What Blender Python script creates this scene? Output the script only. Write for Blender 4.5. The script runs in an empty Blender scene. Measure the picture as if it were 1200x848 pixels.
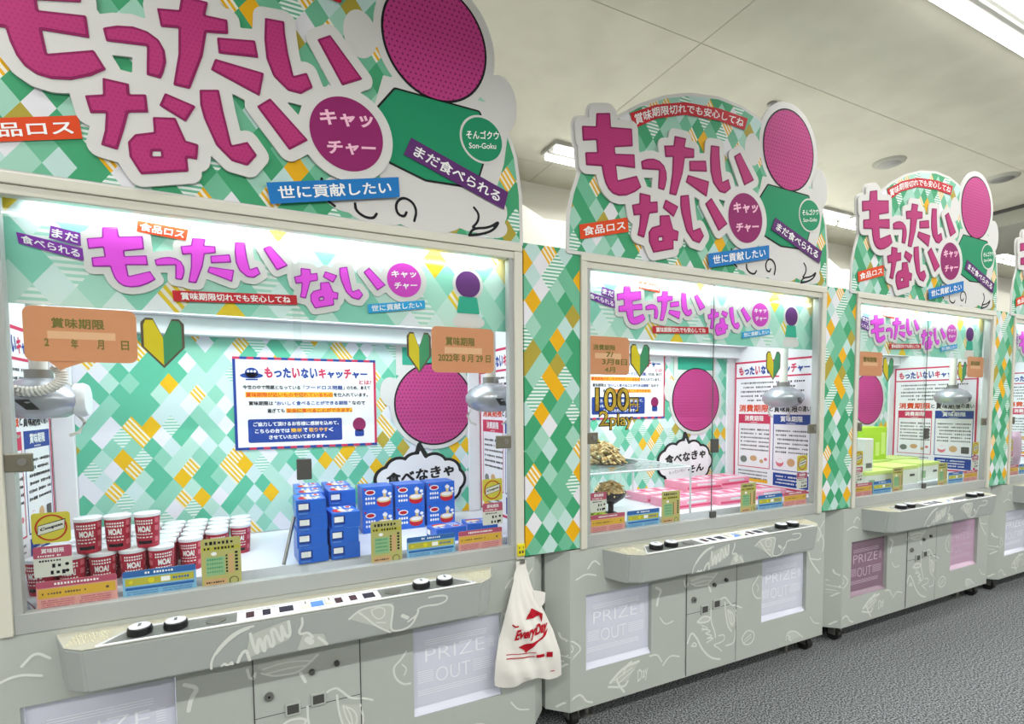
import bpy, bmesh, math, random
import numpy as np
from mathutils import Matrix, Vector
from mathutils.geometry import tessellate_polygon
random.seed(4)
S = bpy.context.scene
COL = S.collection
PITCH = 1.85          # distance from one machine to the next along the row
EYE = 1.41            # camera height; z values below written relative to it are lifted by EYE
ROOF = 1.90           # ceiling, relative to the eye

# ------------------------------------------------------------------ camera
def camera():
    yaw, pitch, roll = 0.4569, 0.0583, -0.0082
    cy, sy = math.cos(yaw), math.sin(yaw)
    f = Vector((sy, cy, 0)); r = Vector((cy, -sy, 0)); u = Vector((0, 0, 1))
    f2 = f*math.cos(pitch) - u*math.sin(pitch); u2 = u*math.cos(pitch) + f*math.sin(pitch)
    r3 = r*math.cos(roll) + u2*math.sin(roll); u3 = u2*math.cos(roll) - r*math.sin(roll)
    c = bpy.data.cameras.new('camera'); o = bpy.data.objects.new('camera', c); COL.objects.link(o)
    m = Matrix((r3, u3, -f2)).transposed().to_4x4(); m.translation = (-1.2323, -1.846, EYE)
    o.matrix_world = m
    c.sensor_width = 36; c.lens = 36*620.34/1200
    c.shift_x = 0.002; c.shift_y = 0.0716; c.clip_start = .05
    S.camera = o
camera()
# ------------------------------------------------------------------ world, exposure, light levels
w = bpy.data.worlds.new('world'); S.world = w; w.use_nodes = True
w.node_tree.nodes['Background'].inputs[0].default_value = (1, 1, .98, 1)
w.node_tree.nodes['Background'].inputs[1].default_value = .3
S.view_settings.view_transform = 'Standard'
try: S.view_settings.look = 'None'
except Exception: pass
S.view_settings.exposure = 0.0; S.view_settings.gamma = 1.0
S.view_settings.use_curve_mapping = False
DOWN_POWER = 36.0      # light each twin-tube fitting throws down (watt)
TUBE_POWER = 7.0       # ceiling fluorescent tubes (emission strength)
CABINET_POWER = 13.0    # lamp under each cabinet's roof (watt)
HEADER_POWER = 3.0     # lamp strip over each backlit header (watt)
CHUTE_POWER = 0.6     # lamp inside each prize chute (watt)

# ------------------------------------------------------------------ materials
def lin(h):
    h = h.lstrip('#'); out = []
    for i in (0, 2, 4):
        c = int(h[i:i+2], 16)/255
        out.append(c/12.92 if c <= .04045 else ((c+.055)/1.055)**2.4)
    return (*out, 1)
MATS = {}
def mat(name, col, rough=.5, metal=0, emit=0, spec=.4, alpha=1):
    if name in MATS: return MATS[name]
    m = bpy.data.materials.new(name); m.use_nodes = True; MATS[name] = m
    b = m.node_tree.nodes['Principled BSDF']
    b.inputs['Base Color'].default_value = lin(col); b.inputs['Roughness'].default_value = rough
    if 'print' in name or 'lettering' in name or 'halftone' in name: rough, spec = .6, .2
    b.inputs['Roughness'].default_value = rough
    b.inputs['Metallic'].default_value = metal; b.inputs['Specular IOR Level'].default_value = spec
    if emit:
        b.inputs['Emission Color'].default_value = lin(col); b.inputs['Emission Strength'].default_value = emit
    if alpha < 1: b.inputs['Alpha'].default_value = alpha
    return m
def noisy(name, c1, c2, scale, rough=.6, bump=0, detail=4, lo=.4, hi=.6):
    if name in MATS: return MATS[name]
    m = mat(name, c1, rough); nt = m.node_tree; N = nt.nodes; L = nt.links
    b = N['Principled BSDF']; tc = N.new('ShaderNodeTexCoord'); n = N.new('ShaderNodeTexNoise'); r = N.new('ShaderNodeValToRGB')
    n.inputs['Scale'].default_value = scale; n.inputs['Detail'].default_value = detail
    r.color_ramp.elements[0].position = lo; r.color_ramp.elements[1].position = hi
    r.color_ramp.elements[0].color = lin(c1); r.color_ramp.elements[1].color = lin(c2)
    L.new(tc.outputs['Object'], n.inputs['Vector']); L.new(n.outputs['Fac'], r.inputs['Fac']); L.new(r.outputs['Color'], b.inputs['Base Color'])
    if bump:
        bp = N.new('ShaderNodeBump'); bp.inputs['Strength'].default_value = bump; bp.inputs['Distance'].default_value = .01
        L.new(n.outputs['Fac'], bp.inputs['Height']); L.new(bp.outputs['Normal'], b.inputs['Normal'])
    return m
class NG:                                        # tiny helper to write node maths
    def __init__(s, m): s.nt = m.node_tree
    def n(s, t, **k):
        x = s.nt.nodes.new(t)
        for a, v in k.items(): setattr(x, a, v)
        return x
    def m(s, op, a, b=0, c=None):
        x = s.n('ShaderNodeMath', operation=op)
        for i, v in enumerate((a, b, c)):
            if v is None: continue
            if isinstance(v, (int, float)): x.inputs[i].default_value = v
            else: s.nt.links.new(v, x.inputs[i])
        return x.outputs[0]
    def mix(s, f, a, b):
        x = s.n('ShaderNodeMix', data_type='RGBA')
        for i, v in ((0, f), (6, a), (7, b)):
            if isinstance(v, (int, float)): x.inputs[i].default_value = v
            elif isinstance(v, tuple): x.inputs[i].default_value = v
            else: s.nt.links.new(v, x.inputs[i])
        return x.outputs[2]
def diamonds(name, wd=.074, ht=.098, rough=.35, seed=0., tint=None, cut=(.27, .46, .60, .70, .79, .84, .90, .93)):
    """printed sheet of diamonds: greens, pale teal, white, yellow, some diamonds striped"""
    m = mat(name, '#808080', rough, spec=.3); g = NG(m); L = g.nt.links
    tc = g.n('ShaderNodeTexCoord'); sp = g.n('ShaderNodeSeparateXYZ'); L.new(tc.outputs['Object'], sp.inputs[0])
    X, Z = sp.outputs['X'], sp.outputs['Z']
    a = g.m('DIVIDE', X, wd); b = g.m('DIVIDE', Z, ht)
    u = g.m('ADD', g.m('ADD', a, b), seed); v = g.m('SUBTRACT', a, b)
    fu, fv = g.m('FLOOR', u), g.m('FLOOR', v)
    cb = g.n('ShaderNodeCombineXYZ'); L.new(fu, cb.inputs[0]); L.new(fv, cb.inputs[1]); cb.inputs[2].default_value = seed
    wn = g.n('ShaderNodeTexWhiteNoise', noise_dimensions='3D'); L.new(cb.outputs[0], wn.inputs['Vector'])
    r = g.n('ShaderNodeValToRGB'); r.color_ramp.interpolation = 'CONSTANT'
    P = tint or dict(g1='#3f9c6e', g2='#6cb493', g3='#9ccbb8', t='#b9d6d2', w='#dedee4', y='#e2ab12', o='#a99a3a')
    el = r.color_ramp.elements
    while len(el) < 9: el.new(.5)
    for e, (p, c) in zip(el, zip((0,)+cut, [P[q] for q in ('g1', 'g2', 'g3', 't', 'w', 'y', 'g2', 'o', 'g1')])):
        e.position = p; e.color = lin(c)
    L.new(wn.outputs['Value'], r.inputs['Fac'])
    # stripes: some cells carry diagonal (yellow) or level (green) white bars
    wn2 = g.n('ShaderNodeTexWhiteNoise', noise_dimensions='3D'); cb2 = g.n('ShaderNodeCombineXYZ')
    L.new(g.m('ADD', fu, 31.7), cb2.inputs[0]); L.new(g.m('ADD', fv, 11.3), cb2.inputs[1]); cb2.inputs[2].default_value = seed+2
    L.new(cb2.outputs[0], wn2.inputs['Vector']); k = wn2.outputs['Value']
    diag = g.m('GREATER_THAN', g.m('FRACT', g.m('MULTIPLY', u, 3.5)), .5)
    level = g.m('GREATER_THAN', g.m('FRACT', g.m('MULTIPLY', b, 7)), .5)
    isd = g.m('GREATER_THAN', k, .93); isl = g.m('MULTIPLY', g.m('GREATER_THAN', k, .86), g.m('LESS_THAN', k, .93))
    c = g.mix(isd, r.outputs['Color'], g.mix(diag, lin('#e8e3d6'), lin(P['y'])))
    c = g.mix(isl, c, g.mix(level, lin('#e2ebe8'), lin(P['g2'])))
    L.new(c, g.nt.nodes['Principled BSDF'].inputs['Base Color'])
    return m
def dotted(name, base, dot, pitch=.012, size=.28, rough=.4):
    m = mat(name, base, rough); g = NG(m); L = g.nt.links
    tc = g.n('ShaderNodeTexCoord'); sp = g.n('ShaderNodeSeparateXYZ'); L.new(tc.outputs['Object'], sp.inputs[0])
    a = g.m('DIVIDE', sp.outputs['X'], pitch); b = g.m('DIVIDE', sp.outputs['Z'], pitch)
    a2 = g.m('ADD', a, g.m('MULTIPLY', g.m('MODULO', g.m('FLOOR', b), 2), .5))
    da = g.m('SUBTRACT', g.m('FRACT', a2), .5); db = g.m('SUBTRACT', g.m('FRACT', b), .5)
    d = g.m('SQRT', g.m('ADD', g.m('MULTIPLY', da, da), g.m('MULTIPLY', db, db)))
    L.new(g.mix(g.m('LESS_THAN', d, size), lin(base), lin(dot)), g.nt.nodes['Principled BSDF'].inputs['Base Color'])
    return m
def glass(name='cabinet_glass'):
    m = bpy.data.materials.new(name); m.use_nodes = True; nt = m.node_tree; nt.nodes.clear()
    o = nt.nodes.new('ShaderNodeOutputMaterial'); mx = nt.nodes.new('ShaderNodeMixShader')
    t = nt.nodes.new('ShaderNodeBsdfTransparent'); gl = nt.nodes.new('ShaderNodeBsdfGlossy'); fr = nt.nodes.new('ShaderNodeLayerWeight'); pw = nt.nodes.new('ShaderNodeMath'); ml = nt.nodes.new('ShaderNodeMath')
    pw.operation = 'POWER'; pw.inputs[1].default_value = 4.5; ml.operation = 'MULTIPLY_ADD'; ml.inputs[1].default_value = .45; ml.inputs[2].default_value = .025
    nt.links.new(fr.outputs['Facing'], pw.inputs[0]); nt.links.new(pw.outputs[0], ml.inputs[0])
    t.inputs[0].default_value = (.97, .985, .98, 1); gl.inputs['Roughness'].default_value = .02; fr.inputs[0].default_value = .5
    nt.links.new(ml.outputs[0], mx.inputs[0]); nt.links.new(t.outputs[0], mx.inputs[1]); nt.links.new(gl.outputs[0], mx.inputs[2]); nt.links.new(mx.outputs[0], o.inputs[0])
    return m
GLASS = glass()
PATTERN = diamonds('diamond_print')
PATTERN_BACK_LIT = diamonds('diamond_print_back_lit', .066, .086, .4, 7., dict(g1='#5fbb9c', g2='#8fcdb8', g3='#b4dcd0', t='#cbe0e2', w='#e4e4ee', y='#e8b814', o='#b3a23c'), (.16, .30, .46, .58, .76, .84, .88, .90))  # brighter tints: the cabinet light is put into the back print's colours
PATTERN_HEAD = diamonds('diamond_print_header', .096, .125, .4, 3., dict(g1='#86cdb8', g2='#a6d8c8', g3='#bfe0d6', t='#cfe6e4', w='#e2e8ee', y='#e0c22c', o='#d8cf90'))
M = dict(
    body=mat('body_grey_paint', '#b2b7b1', .32), frame=mat('frame_beige_enamel', '#cfcdc0', .35), bevel=mat('frame_grey_shaded', '#a4a8a6', .4),
    panel=mat('panel_grey_plastic', '#a6aba9', .4), cream=mat('cream_plastic', '#e8e6d6', .4), inset=mat('inset_dark_metal', '#8e928e', .3, .5),
    white=mat('white_paint', '#e6e8ec', .45), paper=mat('white_paper', '#ecebf0', .6), black=mat('black_plastic', '#141418', .35), dark=mat('dark_grey', '#4a4a48', .5),
    decal=mat('pale_grey_print', '#d9dcd6', .5), soft=mat('mid_grey_print', '#c0c4bd', .5), outline=mat('white_print', '#d4d3d1', .45), mag_d=mat('dark_magenta_print', '#8a1c58', .4), mag=dotted('magenta_print', '#b23273', '#a52a68', .012, .22),
    pink_d=mat('violet_print', '#a022a8', .4), pink=mat('hot_pink_print', '#e44fe0', .4), plum=mat('plum_print', '#8c2064', .4), pinktxt=mat('pale_pink_print', '#f3bfd6', .4),
    red=mat('red_print', '#c0202e', .4), orange=mat('orange_print', '#d9481c', .4), blue=mat('blue_print', '#1a74bc', .4), purple=mat('purple_print', '#5a2a6c', .4), violet=mat('bright_purple_print', '#7a2f9e', .4), cyan=mat('cyan_blue_print', '#28a0da', .4), green=mat('green_print', '#178a60', .4),
    ink=mat('black_print', '#15151b', .4), navy=mat('navy_print', '#1c3f94', .4), crim=mat('crimson_print', '#c8325a', .4), gold=mat('yellow_print', '#f0b428', .4), txt=mat('white_lettering', '#f2f2f2', .4),
    silver=mat('silver_plastic', '#aeb2ba', .25, .55), chrome=mat('chrome', '#c8ccd0', .15, 1), cable=mat('white_cable', '#d8d6d0', .4), rubber=mat('black_rubber', '#1c1c1c', .7),
    lilac=mat('lilac_acrylic', '#d2d4e4', .25), mauve=mat('mauve_acrylic', '#8a6f80', .2), rose=mat('rose_acrylic', '#c4a3bd', .25), print_l=mat('pale_lilac_print', '#eceef6', .4), print_r=mat('pale_rose_print', '#c9b4c4', .4),
    oran_s=mat('orange_sticker', '#d79064', .4), oran_t=mat('olive_lettering', '#7a7434', .5), oran_w=mat('pale_orange_print', '#e8b68e', .4), yel_s=mat('yellow_leaf_print', '#dcc81e', .4), grn_s=mat('green_leaf_print', '#3f9468', .4),
    brown=mat('brown_outline', '#5a4a3a', .5), ysq=mat('yellow_card', '#c8bc3e', .4), rimr=mat('brick_red_print', '#b03a22', .4), roseh=mat('rose_card_header', '#b04c66', .4), gcard=mat('grey_card', '#d2d2c8', .45),
    pcard=mat('salmon_card', '#d99a92', .4), pyel=mat('ochre_print', '#d3a73a', .4), bcard=mat('sky_blue_card', '#7fb4d6', .4), bhead=mat('steel_blue_print', '#2f63a8', .4), byel=mat('mustard_print', '#b8b03e', .4),
    ocard=mat('olive_card', '#b6b06a', .45), ogrn=mat('sage_print', '#8fb587', .45), otan=mat('tan_print', '#cda476', .45),
    boxb=mat('box_blue', '#2566d2', .3), boxd=mat('box_dark_blue', '#173a94', .3), boxl=mat('box_light_blue', '#5b8fdc', .3), cupr=mat('cup_red', '#b0283e', .35), cupd=mat('cup_dark_red', '#7c1a2c', .35), cuph=mat('cup_rose', '#d8707e', .35), lid=mat('white_lid', '#e4e8ee', .3),
    pinkbox=mat('pink_carton', '#f2a2bd', .4), pinkdeep=mat('deep_pink_print', '#e0527e', .4), lime=mat('lime_carton', '#c9e07a', .4), limed=mat('lime_deep_print', '#a6cc34', .4), limew=mat('white_carton', '#dfe4da', .4),
    bowl=mat('black_lacquer', '#2a2224', .25), noodle=noisy('noodle_cream', '#eedcaa', '#c9a062', 60, .6, .6), plum2=mat('sauce_brown', '#5a3a40', .4), veg=mat('leek_green', '#a8b83c', .5), wire=mat('white_wire', '#dde2e6', .3, .2),
    goldl=noisy('gold_foil', '#d8b52a', '#a8861a', 30, .35), bag=mat('white_film', '#e9e6e0', .42), bagred=mat('bag_red_print', '#b01226', .45), teal=mat('teal_print', '#2fa58a', .4), clay=mat('tan_card', '#c98a5c', .4),
    yclip=mat('yellow_clip', '#d8cc20', .4), copper=mat('display_dark_red', '#3c1424', .2), disp=mat('display_dark', '#1a1430', .2), lamp=mat('tube_glow', '#ffffff', .5, 0, TUBE_POWER), steel=mat('steel', '#8d8d8a', .35, .7),
    boardw=mat('white_board_back', '#f2f1e6', .6), ceil=noisy('ceiling_board', '#c9c7b6', '#d0cebd', 3, .8), seam=mat('ceiling_seam', '#b9b8a7', .8), wall=mat('wall_plaster', '#bebcb0', .8), vent=mat('vent_grey', '#a9a99d', .6),
)
carpet = noisy('carpet_loop', '#343837', '#94979a', 130, .95, .15, 5, .42, .60)
# ------------------------------------------------------------------ mesh helpers
def link(name, me, m, parent=None, loc=None):
    o = bpy.data.objects.new(name, me); COL.objects.link(o)
    if parent is not None: o.parent = parent
    if loc is not None: o.location = loc
    ms = m if isinstance(m, (list, tuple)) else [m]
    if me is not None and not me.materials:
        for x in ms: me.materials.append(x)
    return o
def from_bm(name, bm, m, parent=None, loc=None, smooth=False):
    me = bpy.data.meshes.new(name); bmesh.ops.recalc_face_normals(bm, faces=bm.faces) if smooth is not None else None
    bm.to_mesh(me); bm.free()
    if smooth:
        for p in me.polygons: p.use_smooth = True
        try: me.set_sharp_from_angle(angle=math.radians(40))
        except Exception: pass
    return link(name, me, m, parent, loc)
def empty(name, label, cat, loc=(0, 0, 0), rz=0, group=None):
    o = bpy.data.objects.new(name, None); COL.objects.link(o); o.location = loc; o.rotation_euler = (0, 0, rz); o.empty_display_size = .1
    o['label'] = label; o['category'] = cat
    if group: o['group'] = group
    return o
def tag(o, label, cat, group=None):
    o['label'] = label; o['category'] = cat
    if group: o['group'] = group
    return o
def structure(o): o['kind'] = 'structure'; return o
def box(bm, x0, x1, y0, y1, z0, z1, mi=0, bev=0):
    vs = [bm.verts.new((x, y, z)) for x in (x0, x1) for y in (y0, y1) for z in (z0, z1)]
    fs = [bm.faces.new([vs[i] for i in q]) for q in ((0, 1, 3, 2), (4, 6, 7, 5), (0, 4, 5, 1), (2, 3, 7, 6), (0, 2, 6, 4), (1, 5, 7, 3))]
    for f in fs: f.material_index = mi
    if bev:
        es = list({e for f in fs for e in f.edges})
        r = bmesh.ops.bevel(bm, geom=es, offset=bev, segments=2, affect='EDGES', profile=.5)
        for f in r['faces']: f.material_index = mi
    return vs
def zbox(bm, x0, x1, y0, y1, z0, z1, mi=0, bev=0): return box(bm, x0, x1, y0, y1, z0+EYE, z1+EYE, mi, bev)
def quadf(bm, pts, mi=0):
    f = bm.faces.new([bm.verts.new(p) for p in pts]); f.material_index = mi; return f
def cyl(bm, c, r, h, axis='Z', seg=24, mi=0, r2=None):
    r2 = r if r2 is None else r2
    a, b = [], []
    for i in range(seg):
        t = 2*math.pi*i/seg; cs, sn = math.cos(t), math.sin(t)
        for lst, rr, hh in ((a, r, 0), (b, r2, h)):
            p = {'Z': (cs*rr, sn*rr, hh), 'Y': (cs*rr, hh, sn*rr), 'X': (hh, cs*rr, sn*rr)}[axis]
            lst.append(bm.verts.new((c[0]+p[0], c[1]+p[1], c[2]+p[2])))
    for i in range(seg):
        j = (i+1) % seg; bm.faces.new((a[i], a[j], b[j], b[i])).material_index = mi
    bm.faces.new(a[::-1]).material_index = mi; bm.faces.new(b).material_index = mi
def lathe(bm, prof, c=(0, 0, 0), seg=28, mi=0, axis='Z'):
    rings = []
    for r, h in prof:
        ring = []
        for i in range(seg):
            t = 2*math.pi*i/seg; x, y = math.cos(t)*r, math.sin(t)*r
            p = (x, y, h) if axis == 'Z' else (x, h, y) if axis == 'Y' else (h, x, y)
            ring.append(bm.verts.new((c[0]+p[0], c[1]+p[1], c[2]+p[2])))
        rings.append(ring)
    for a, b in zip(rings, rings[1:]):
        for i in range(seg):
            j = (i+1) % seg; bm.faces.new((a[i], a[j], b[j], b[i])).material_index = mi
    bm.faces.new(rings[0][::-1]).material_index = mi; bm.faces.new(rings[-1]).material_index = mi
def tube(bm, pts, r, seg=8, mi=0):
    pts = [Vector(p) for p in pts]; rings = []
    for i, p in enumerate(pts):
        d = (pts[min(i+1, len(pts)-1)]-pts[max(i-1, 0)]).normalized()
        up = Vector((0, 0, 1)) if abs(d.z) < .9 else Vector((1, 0, 0))
        a = d.cross(up).normalized(); b = d.cross(a)
        rings.append([bm.verts.new(p+a*math.cos(2*math.pi*k/seg)*r+b*math.sin(2*math.pi*k/seg)*r) for k in range(seg)])
    for a, b in zip(rings, rings[1:]):
        for k in range(seg):
            j = (k+1) % seg; bm.faces.new((a[k], a[j], b[j], b[k])).material_index = mi
    bm.faces.new(rings[0][::-1]).material_index = mi; bm.faces.new(rings[-1]).material_index = mi
# --- flat outlines from a distance field: union of polygons and pen strokes, grown or shrunk by a radius, rounded
def rdp(p, tol):
    if len(p) < 3: return p
    a, b = p[0], p[-1]; d = b-a; n = np.hypot(*d)
    q = np.abs(d[0]*(p[:, 1]-a[1])-d[1]*(p[:, 0]-a[0]))/n if n > 1e-9 else np.hypot(*(p-a).T)
    i = int(q.argmax())
    if q[i] > tol: return np.vstack((rdp(p[:i+1], tol)[:-1], rdp(p[i:], tol)))
    return np.vstack((a, b))
def field(polys, strokes, discs, X, Z):
    D = np.full(X.shape, 9.)
    for P in polys:
        P = np.array(P, float); Q = np.roll(P, -1, 0); d = np.full(X.shape, 9.); ins = np.zeros(X.shape, bool)
        for (ax, az), (bx, bz) in zip(P, Q):
            ex, ez = bx-ax, bz-az; L2 = ex*ex+ez*ez+1e-12
            t = np.clip(((X-ax)*ex+(Z-az)*ez)/L2, 0, 1); d = np.minimum(d, np.hypot(X-ax-t*ex, Z-az-t*ez))
            if bz != az: ins ^= ((az > Z) != (bz > Z)) & (X < (bx-ax)*(Z-az)/(bz-az)+ax)
        D = np.minimum(D, np.where(ins, -d, d))
    for wd, P in strokes:
        for (ax, az), (bx, bz) in zip(P, P[1:]):
            ex, ez = bx-ax, bz-az; L2 = ex*ex+ez*ez+1e-12
            t = np.clip(((X-ax)*ex+(Z-az)*ez)/L2, 0, 1); D = np.minimum(D, np.hypot(X-ax-t*ex, Z-az-t*ez)-wd)
    for cx, cz, rx, rz in discs:
        D = np.minimum(D, (np.hypot((X-cx)/rx, (Z-cz)/rz)-1)*min(rx, rz))
    return D
def smooth(L, n=2):                                # rounds a pen stroke (corner cutting), ends kept
    P = np.array(L, float)
    if len(P) < 3: return [tuple(p) for p in P]
    for _ in range(n):
        Q = [P[0]]
        for a, b in zip(P, P[1:]): Q += [a*.75+b*.25, a*.25+b*.75]
        P = np.array(Q+[P[-1]])
    return [tuple(p) for p in P]
def contours(polys=(), strokes=(), discs=(), r=0., res=.004, tol=.0006, holes=()):
    pts = [p for P in polys for p in P]+[p for _w, P in strokes for p in P]+[(c[0]+s*c[2], c[1]+s*c[3]) for c in discs for s in (-1, 1)]
    pts = np.array(pts); wmax = max([s[0] for s in strokes], default=0); m = max(r, 0)+wmax+2*res
    x0, z0 = pts.min(0)-m; x1, z1 = pts.max(0)+m
    xs = np.arange(x0, x1+res, res); zs = np.arange(z0, z1+res, res); X, Z = np.meshgrid(xs, zs)
    F = field(polys, strokes, discs, X, Z)-r
    if holes: F = np.maximum(F, -(field(holes, (), (), X, Z)+r))
    F[0, :] = F[-1, :] = 1; F[:, 0] = F[:, -1] = 1; F[F == 0] = 1e-9
    nxt = {}
    def e(i, j, k):                                # crossing point on cell edge k
        (ai, aj), (bi, bj) = {0: ((i, j), (i, j+1)), 1: ((i, j+1), (i+1, j+1)), 2: ((i+1, j), (i+1, j+1)), 3: ((i, j), (i+1, j))}[k]
        return (ai, aj, bi, bj)
    ins = F < 0; code = ins[:-1, :-1]*1+ins[:-1, 1:]*2+ins[1:, 1:]*4+ins[1:, :-1]*8
    T = {1: [(0, 3)], 2: [(1, 0)], 3: [(1, 3)], 4: [(2, 1)], 5: [(0, 1), (2, 3)], 6: [(2, 0)], 7: [(2, 3)], 8: [(3, 2)], 9: [(0, 2)], 10: [(3, 0), (1, 2)], 11: [(1, 2)], 12: [(3, 1)], 13: [(0, 1)], 14: [(3, 0)]}
    for i, j in zip(*np.nonzero((code > 0) & (code < 15))):
        for a, b in T[int(code[i, j])]: nxt[e(i, j, a)] = e(i, j, b)
    def pt(k):
        a, b = F[k[0], k[1]], F[k[2], k[3]]; t = a/(a-b)
        return (xs[k[1]]+t*(xs[k[3]]-xs[k[1]]), zs[k[0]]+t*(zs[k[2]]-zs[k[0]]))
    loops = []
    while nxt:
        s, k = nxt.popitem(); L = [s]
        while k != s and k in nxt: L.append(k); k = nxt.pop(k)
        P = np.array([pt(q) for q in L])
        if len(P) < 5: continue
        h = len(P)//2; P = np.vstack((rdp(P[:h+1], tol)[:-1], rdp(np.vstack((P[h:], P[:1])), tol)[:-1]))
        if len(P) >= 3: loops.append(P)
    return loops
def plate(bm, loops, y0, y1=None, mi=0, side=None, yf=None):
    """fills loops (x, z) facing the viewer at depth y0; with y1 also a rim and a back"""
    def inside(p, L):
        c = False
        for a, b in zip(L, np.roll(L, -1, 0)):
            if (a[1] > p[1]) != (b[1] > p[1]) and p[0] < (b[0]-a[0])*(p[1]-a[1])/(b[1]-a[1])+a[0]: c = not c
        return c
    loops = [np.array(L) for L in loops]
    depth = [sum(inside(L[0], K) for K in loops if K is not L) for L in loops]
    groups, tri, o = [], [], 0
    for i, L in enumerate(loops):                 # every outer loop with its own holes
        if depth[i] % 2: continue
        own = [L]+[K for j, K in enumerate(loops) if depth[j] == depth[i]+1 and inside(K[0], L)]
        tri += [(a+o, b+o, c+o) for a, b, c in tessellate_polygon([[Vector((p[0], p[1], 0)) for p in K] for K in own])]
        groups += own; o += sum(len(K) for K in own)
    flat = [p for L in groups for p in L]
    yy = (lambda x, z: y0) if yf is None else (lambda x, z: y0+(yf(x, z) if yf.__code__.co_argcount > 1 else yf(x)))
    front = [bm.verts.new((p[0], yy(p[0], p[1]), p[1]+EYE)) for p in flat]
    for a, b, c in tri:
        try: f = bm.faces.new((front[a], front[b], front[c])); f.material_index = mi
        except ValueError: continue
        f.normal_update()
        if f.normal.y > 0: f.normal_flip()
    if y1 is not None:
        back = [bm.verts.new((p[0], y1, p[1]+EYE)) for p in flat]
        for a, b, c in tri:
            try: f = bm.faces.new((back[a], back[b], back[c])); f.material_index = side if side is not None else mi
            except ValueError: continue
            f.normal_update()
            if f.normal.y < 0: f.normal_flip()
        o = 0
        for L in groups:
            n = len(L)
            for i in range(n):
                j = (i+1) % n
                try: bm.faces.new((front[o+i], front[o+j], back[o+j], back[o+i])).material_index = side if side is not None else mi
                except ValueError: pass
            o += n
def sheet(name, m, parent, y, y1=None, mats=None, yf=None, **k):
    bm = bmesh.new(); plate(bm, contours(**k), y, y1, 0, 1 if mats else None, yf)
    return from_bm(name, bm, [m]+(mats or []), parent, smooth=None)
# --- lettering
FONT = {}
def glyphs(body, bold=0., space=1.):
    k = (body, bold, space)
    if k in FONT: return FONT[k]
    c = bpy.data.curves.new('lettering', 'FONT'); c.body = body; c.offset = bold; c.space_character = space; c.resolution_u = 3
    o = bpy.data.objects.new('lettering', c); COL.objects.link(o)
    dg = bpy.context.evaluated_depsgraph_get(); me = bpy.data.meshes.new_from_object(o.evaluated_get(dg))
    v = np.array([x.co[:2] for x in me.vertices]); fs = [tuple(p.vertices) for p in me.polygons]
    bpy.data.objects.remove(o); bpy.data.curves.remove(c); bpy.data.meshes.remove(me)
    lo, hi = v.min(0), v.max(0); v = (v-lo)/(hi-lo)
    FONT[k] = (v, fs, (hi-lo)[0]/(hi-lo)[1]); return FONT[k]
def letter(bm, body, q, y, mi=0, bold=.02, fn=None, pad=(0, 0), depth=0.):
    """body fitted to the quad q = bottom-left, bottom-right, top-right, top-left (x, z), or to fn(u, v)"""
    heavy = bold if any('\u4e00' <= ch <= '\u9fff' for ch in body) else 0       # dense signs: thicken by overprinting
    v, fs, asp = glyphs(body, 0. if heavy else bold)
    if heavy > .004:
        e = min(heavy, .05)*.8; v = np.concatenate([v+np.array((dx*e/asp, dz*e)) for dx, dz in ((-1, -1), (1, -1), (-1, 1), (1, 1))]); n0 = len(v)//4
        fs = [tuple(i+k*n0 for i in f) for k in range(4) for f in fs]
    def at(u, t):
        u = pad[0]+u*(1-2*pad[0]); t = pad[1]+t*(1-2*pad[1])
        if fn: return fn(u, t)
        a = [(1-u)*q[0][i]+u*q[1][i] for i in (0, 1)]; b = [(1-u)*q[3][i]+u*q[2][i] for i in (0, 1)]
        return [(1-t)*a[i]+t*b[i] for i in (0, 1)]
    P = [at(*p) for p in v]; vs = [bm.verts.new((p[0], y-(.00004*(i//n0) if heavy > .004 else 0), p[1]+EYE)) for i, p in enumerate(P)]
    for f in fs:
        try: x = bm.faces.new([vs[i] for i in f])
        except ValueError: continue
        x.material_index = mi; x.normal_update()
        if x.normal.y > 0: x.normal_flip()
def rect(x0, x1, z0, z1): return [(x0, z0), (x1, z0), (x1, z1), (x0, z1)]
def fit(body, x, zc, h, align='l', bold=.02, wmax=None):
    a = glyphs(body, bold)[2]*h
    if wmax and a > wmax: a = wmax
    x0 = x if align == 'l' else x-a/2 if align == 'c' else x-a
    return rect(x0, x0+a, zc-h/2, zc+h/2)
def flat(bm, q, y, mi=0):
    f = quadf(bm, [(p[0], y, p[1]+EYE) for p in q], mi); f.normal_update()
    if f.normal.y > 0: f.normal_flip()
def rrect(x0, x1, z0, z1, r):
    out = []
    for cx, cz, a0 in ((x1-r, z1-r, 0), (x0+r, z1-r, 90), (x0+r, z0+r, 180), (x1-r, z0+r, 270)):
        for k in range(5):
            a = math.radians(a0+k*22.5); out.append((cx+math.cos(a)*r, cz+math.sin(a)*r))
    return out
def ngon(bm, pts, y, mi=0):
    f = bm.faces.new([bm.verts.new((p[0], y, p[1]+EYE)) for p in pts]); f.material_index = mi; f.normal_update()
    if f.normal.y > 0: f.normal_flip()
def slab(bm, pts, y0, y1, mi=0):                 # convex outline with real thickness, front at y0
    fr = [bm.verts.new((p[0], y0, p[1]+EYE)) for p in pts]; bk = [bm.verts.new((p[0], y1, p[1]+EYE)) for p in pts]
    n = len(pts); bm.faces.new(fr).material_index = mi; bm.faces.new(bk[::-1]).material_index = mi
    for i in range(n): bm.faces.new((fr[i], bk[i], bk[(i+1) % n], fr[(i+1) % n])).material_index = mi
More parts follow.
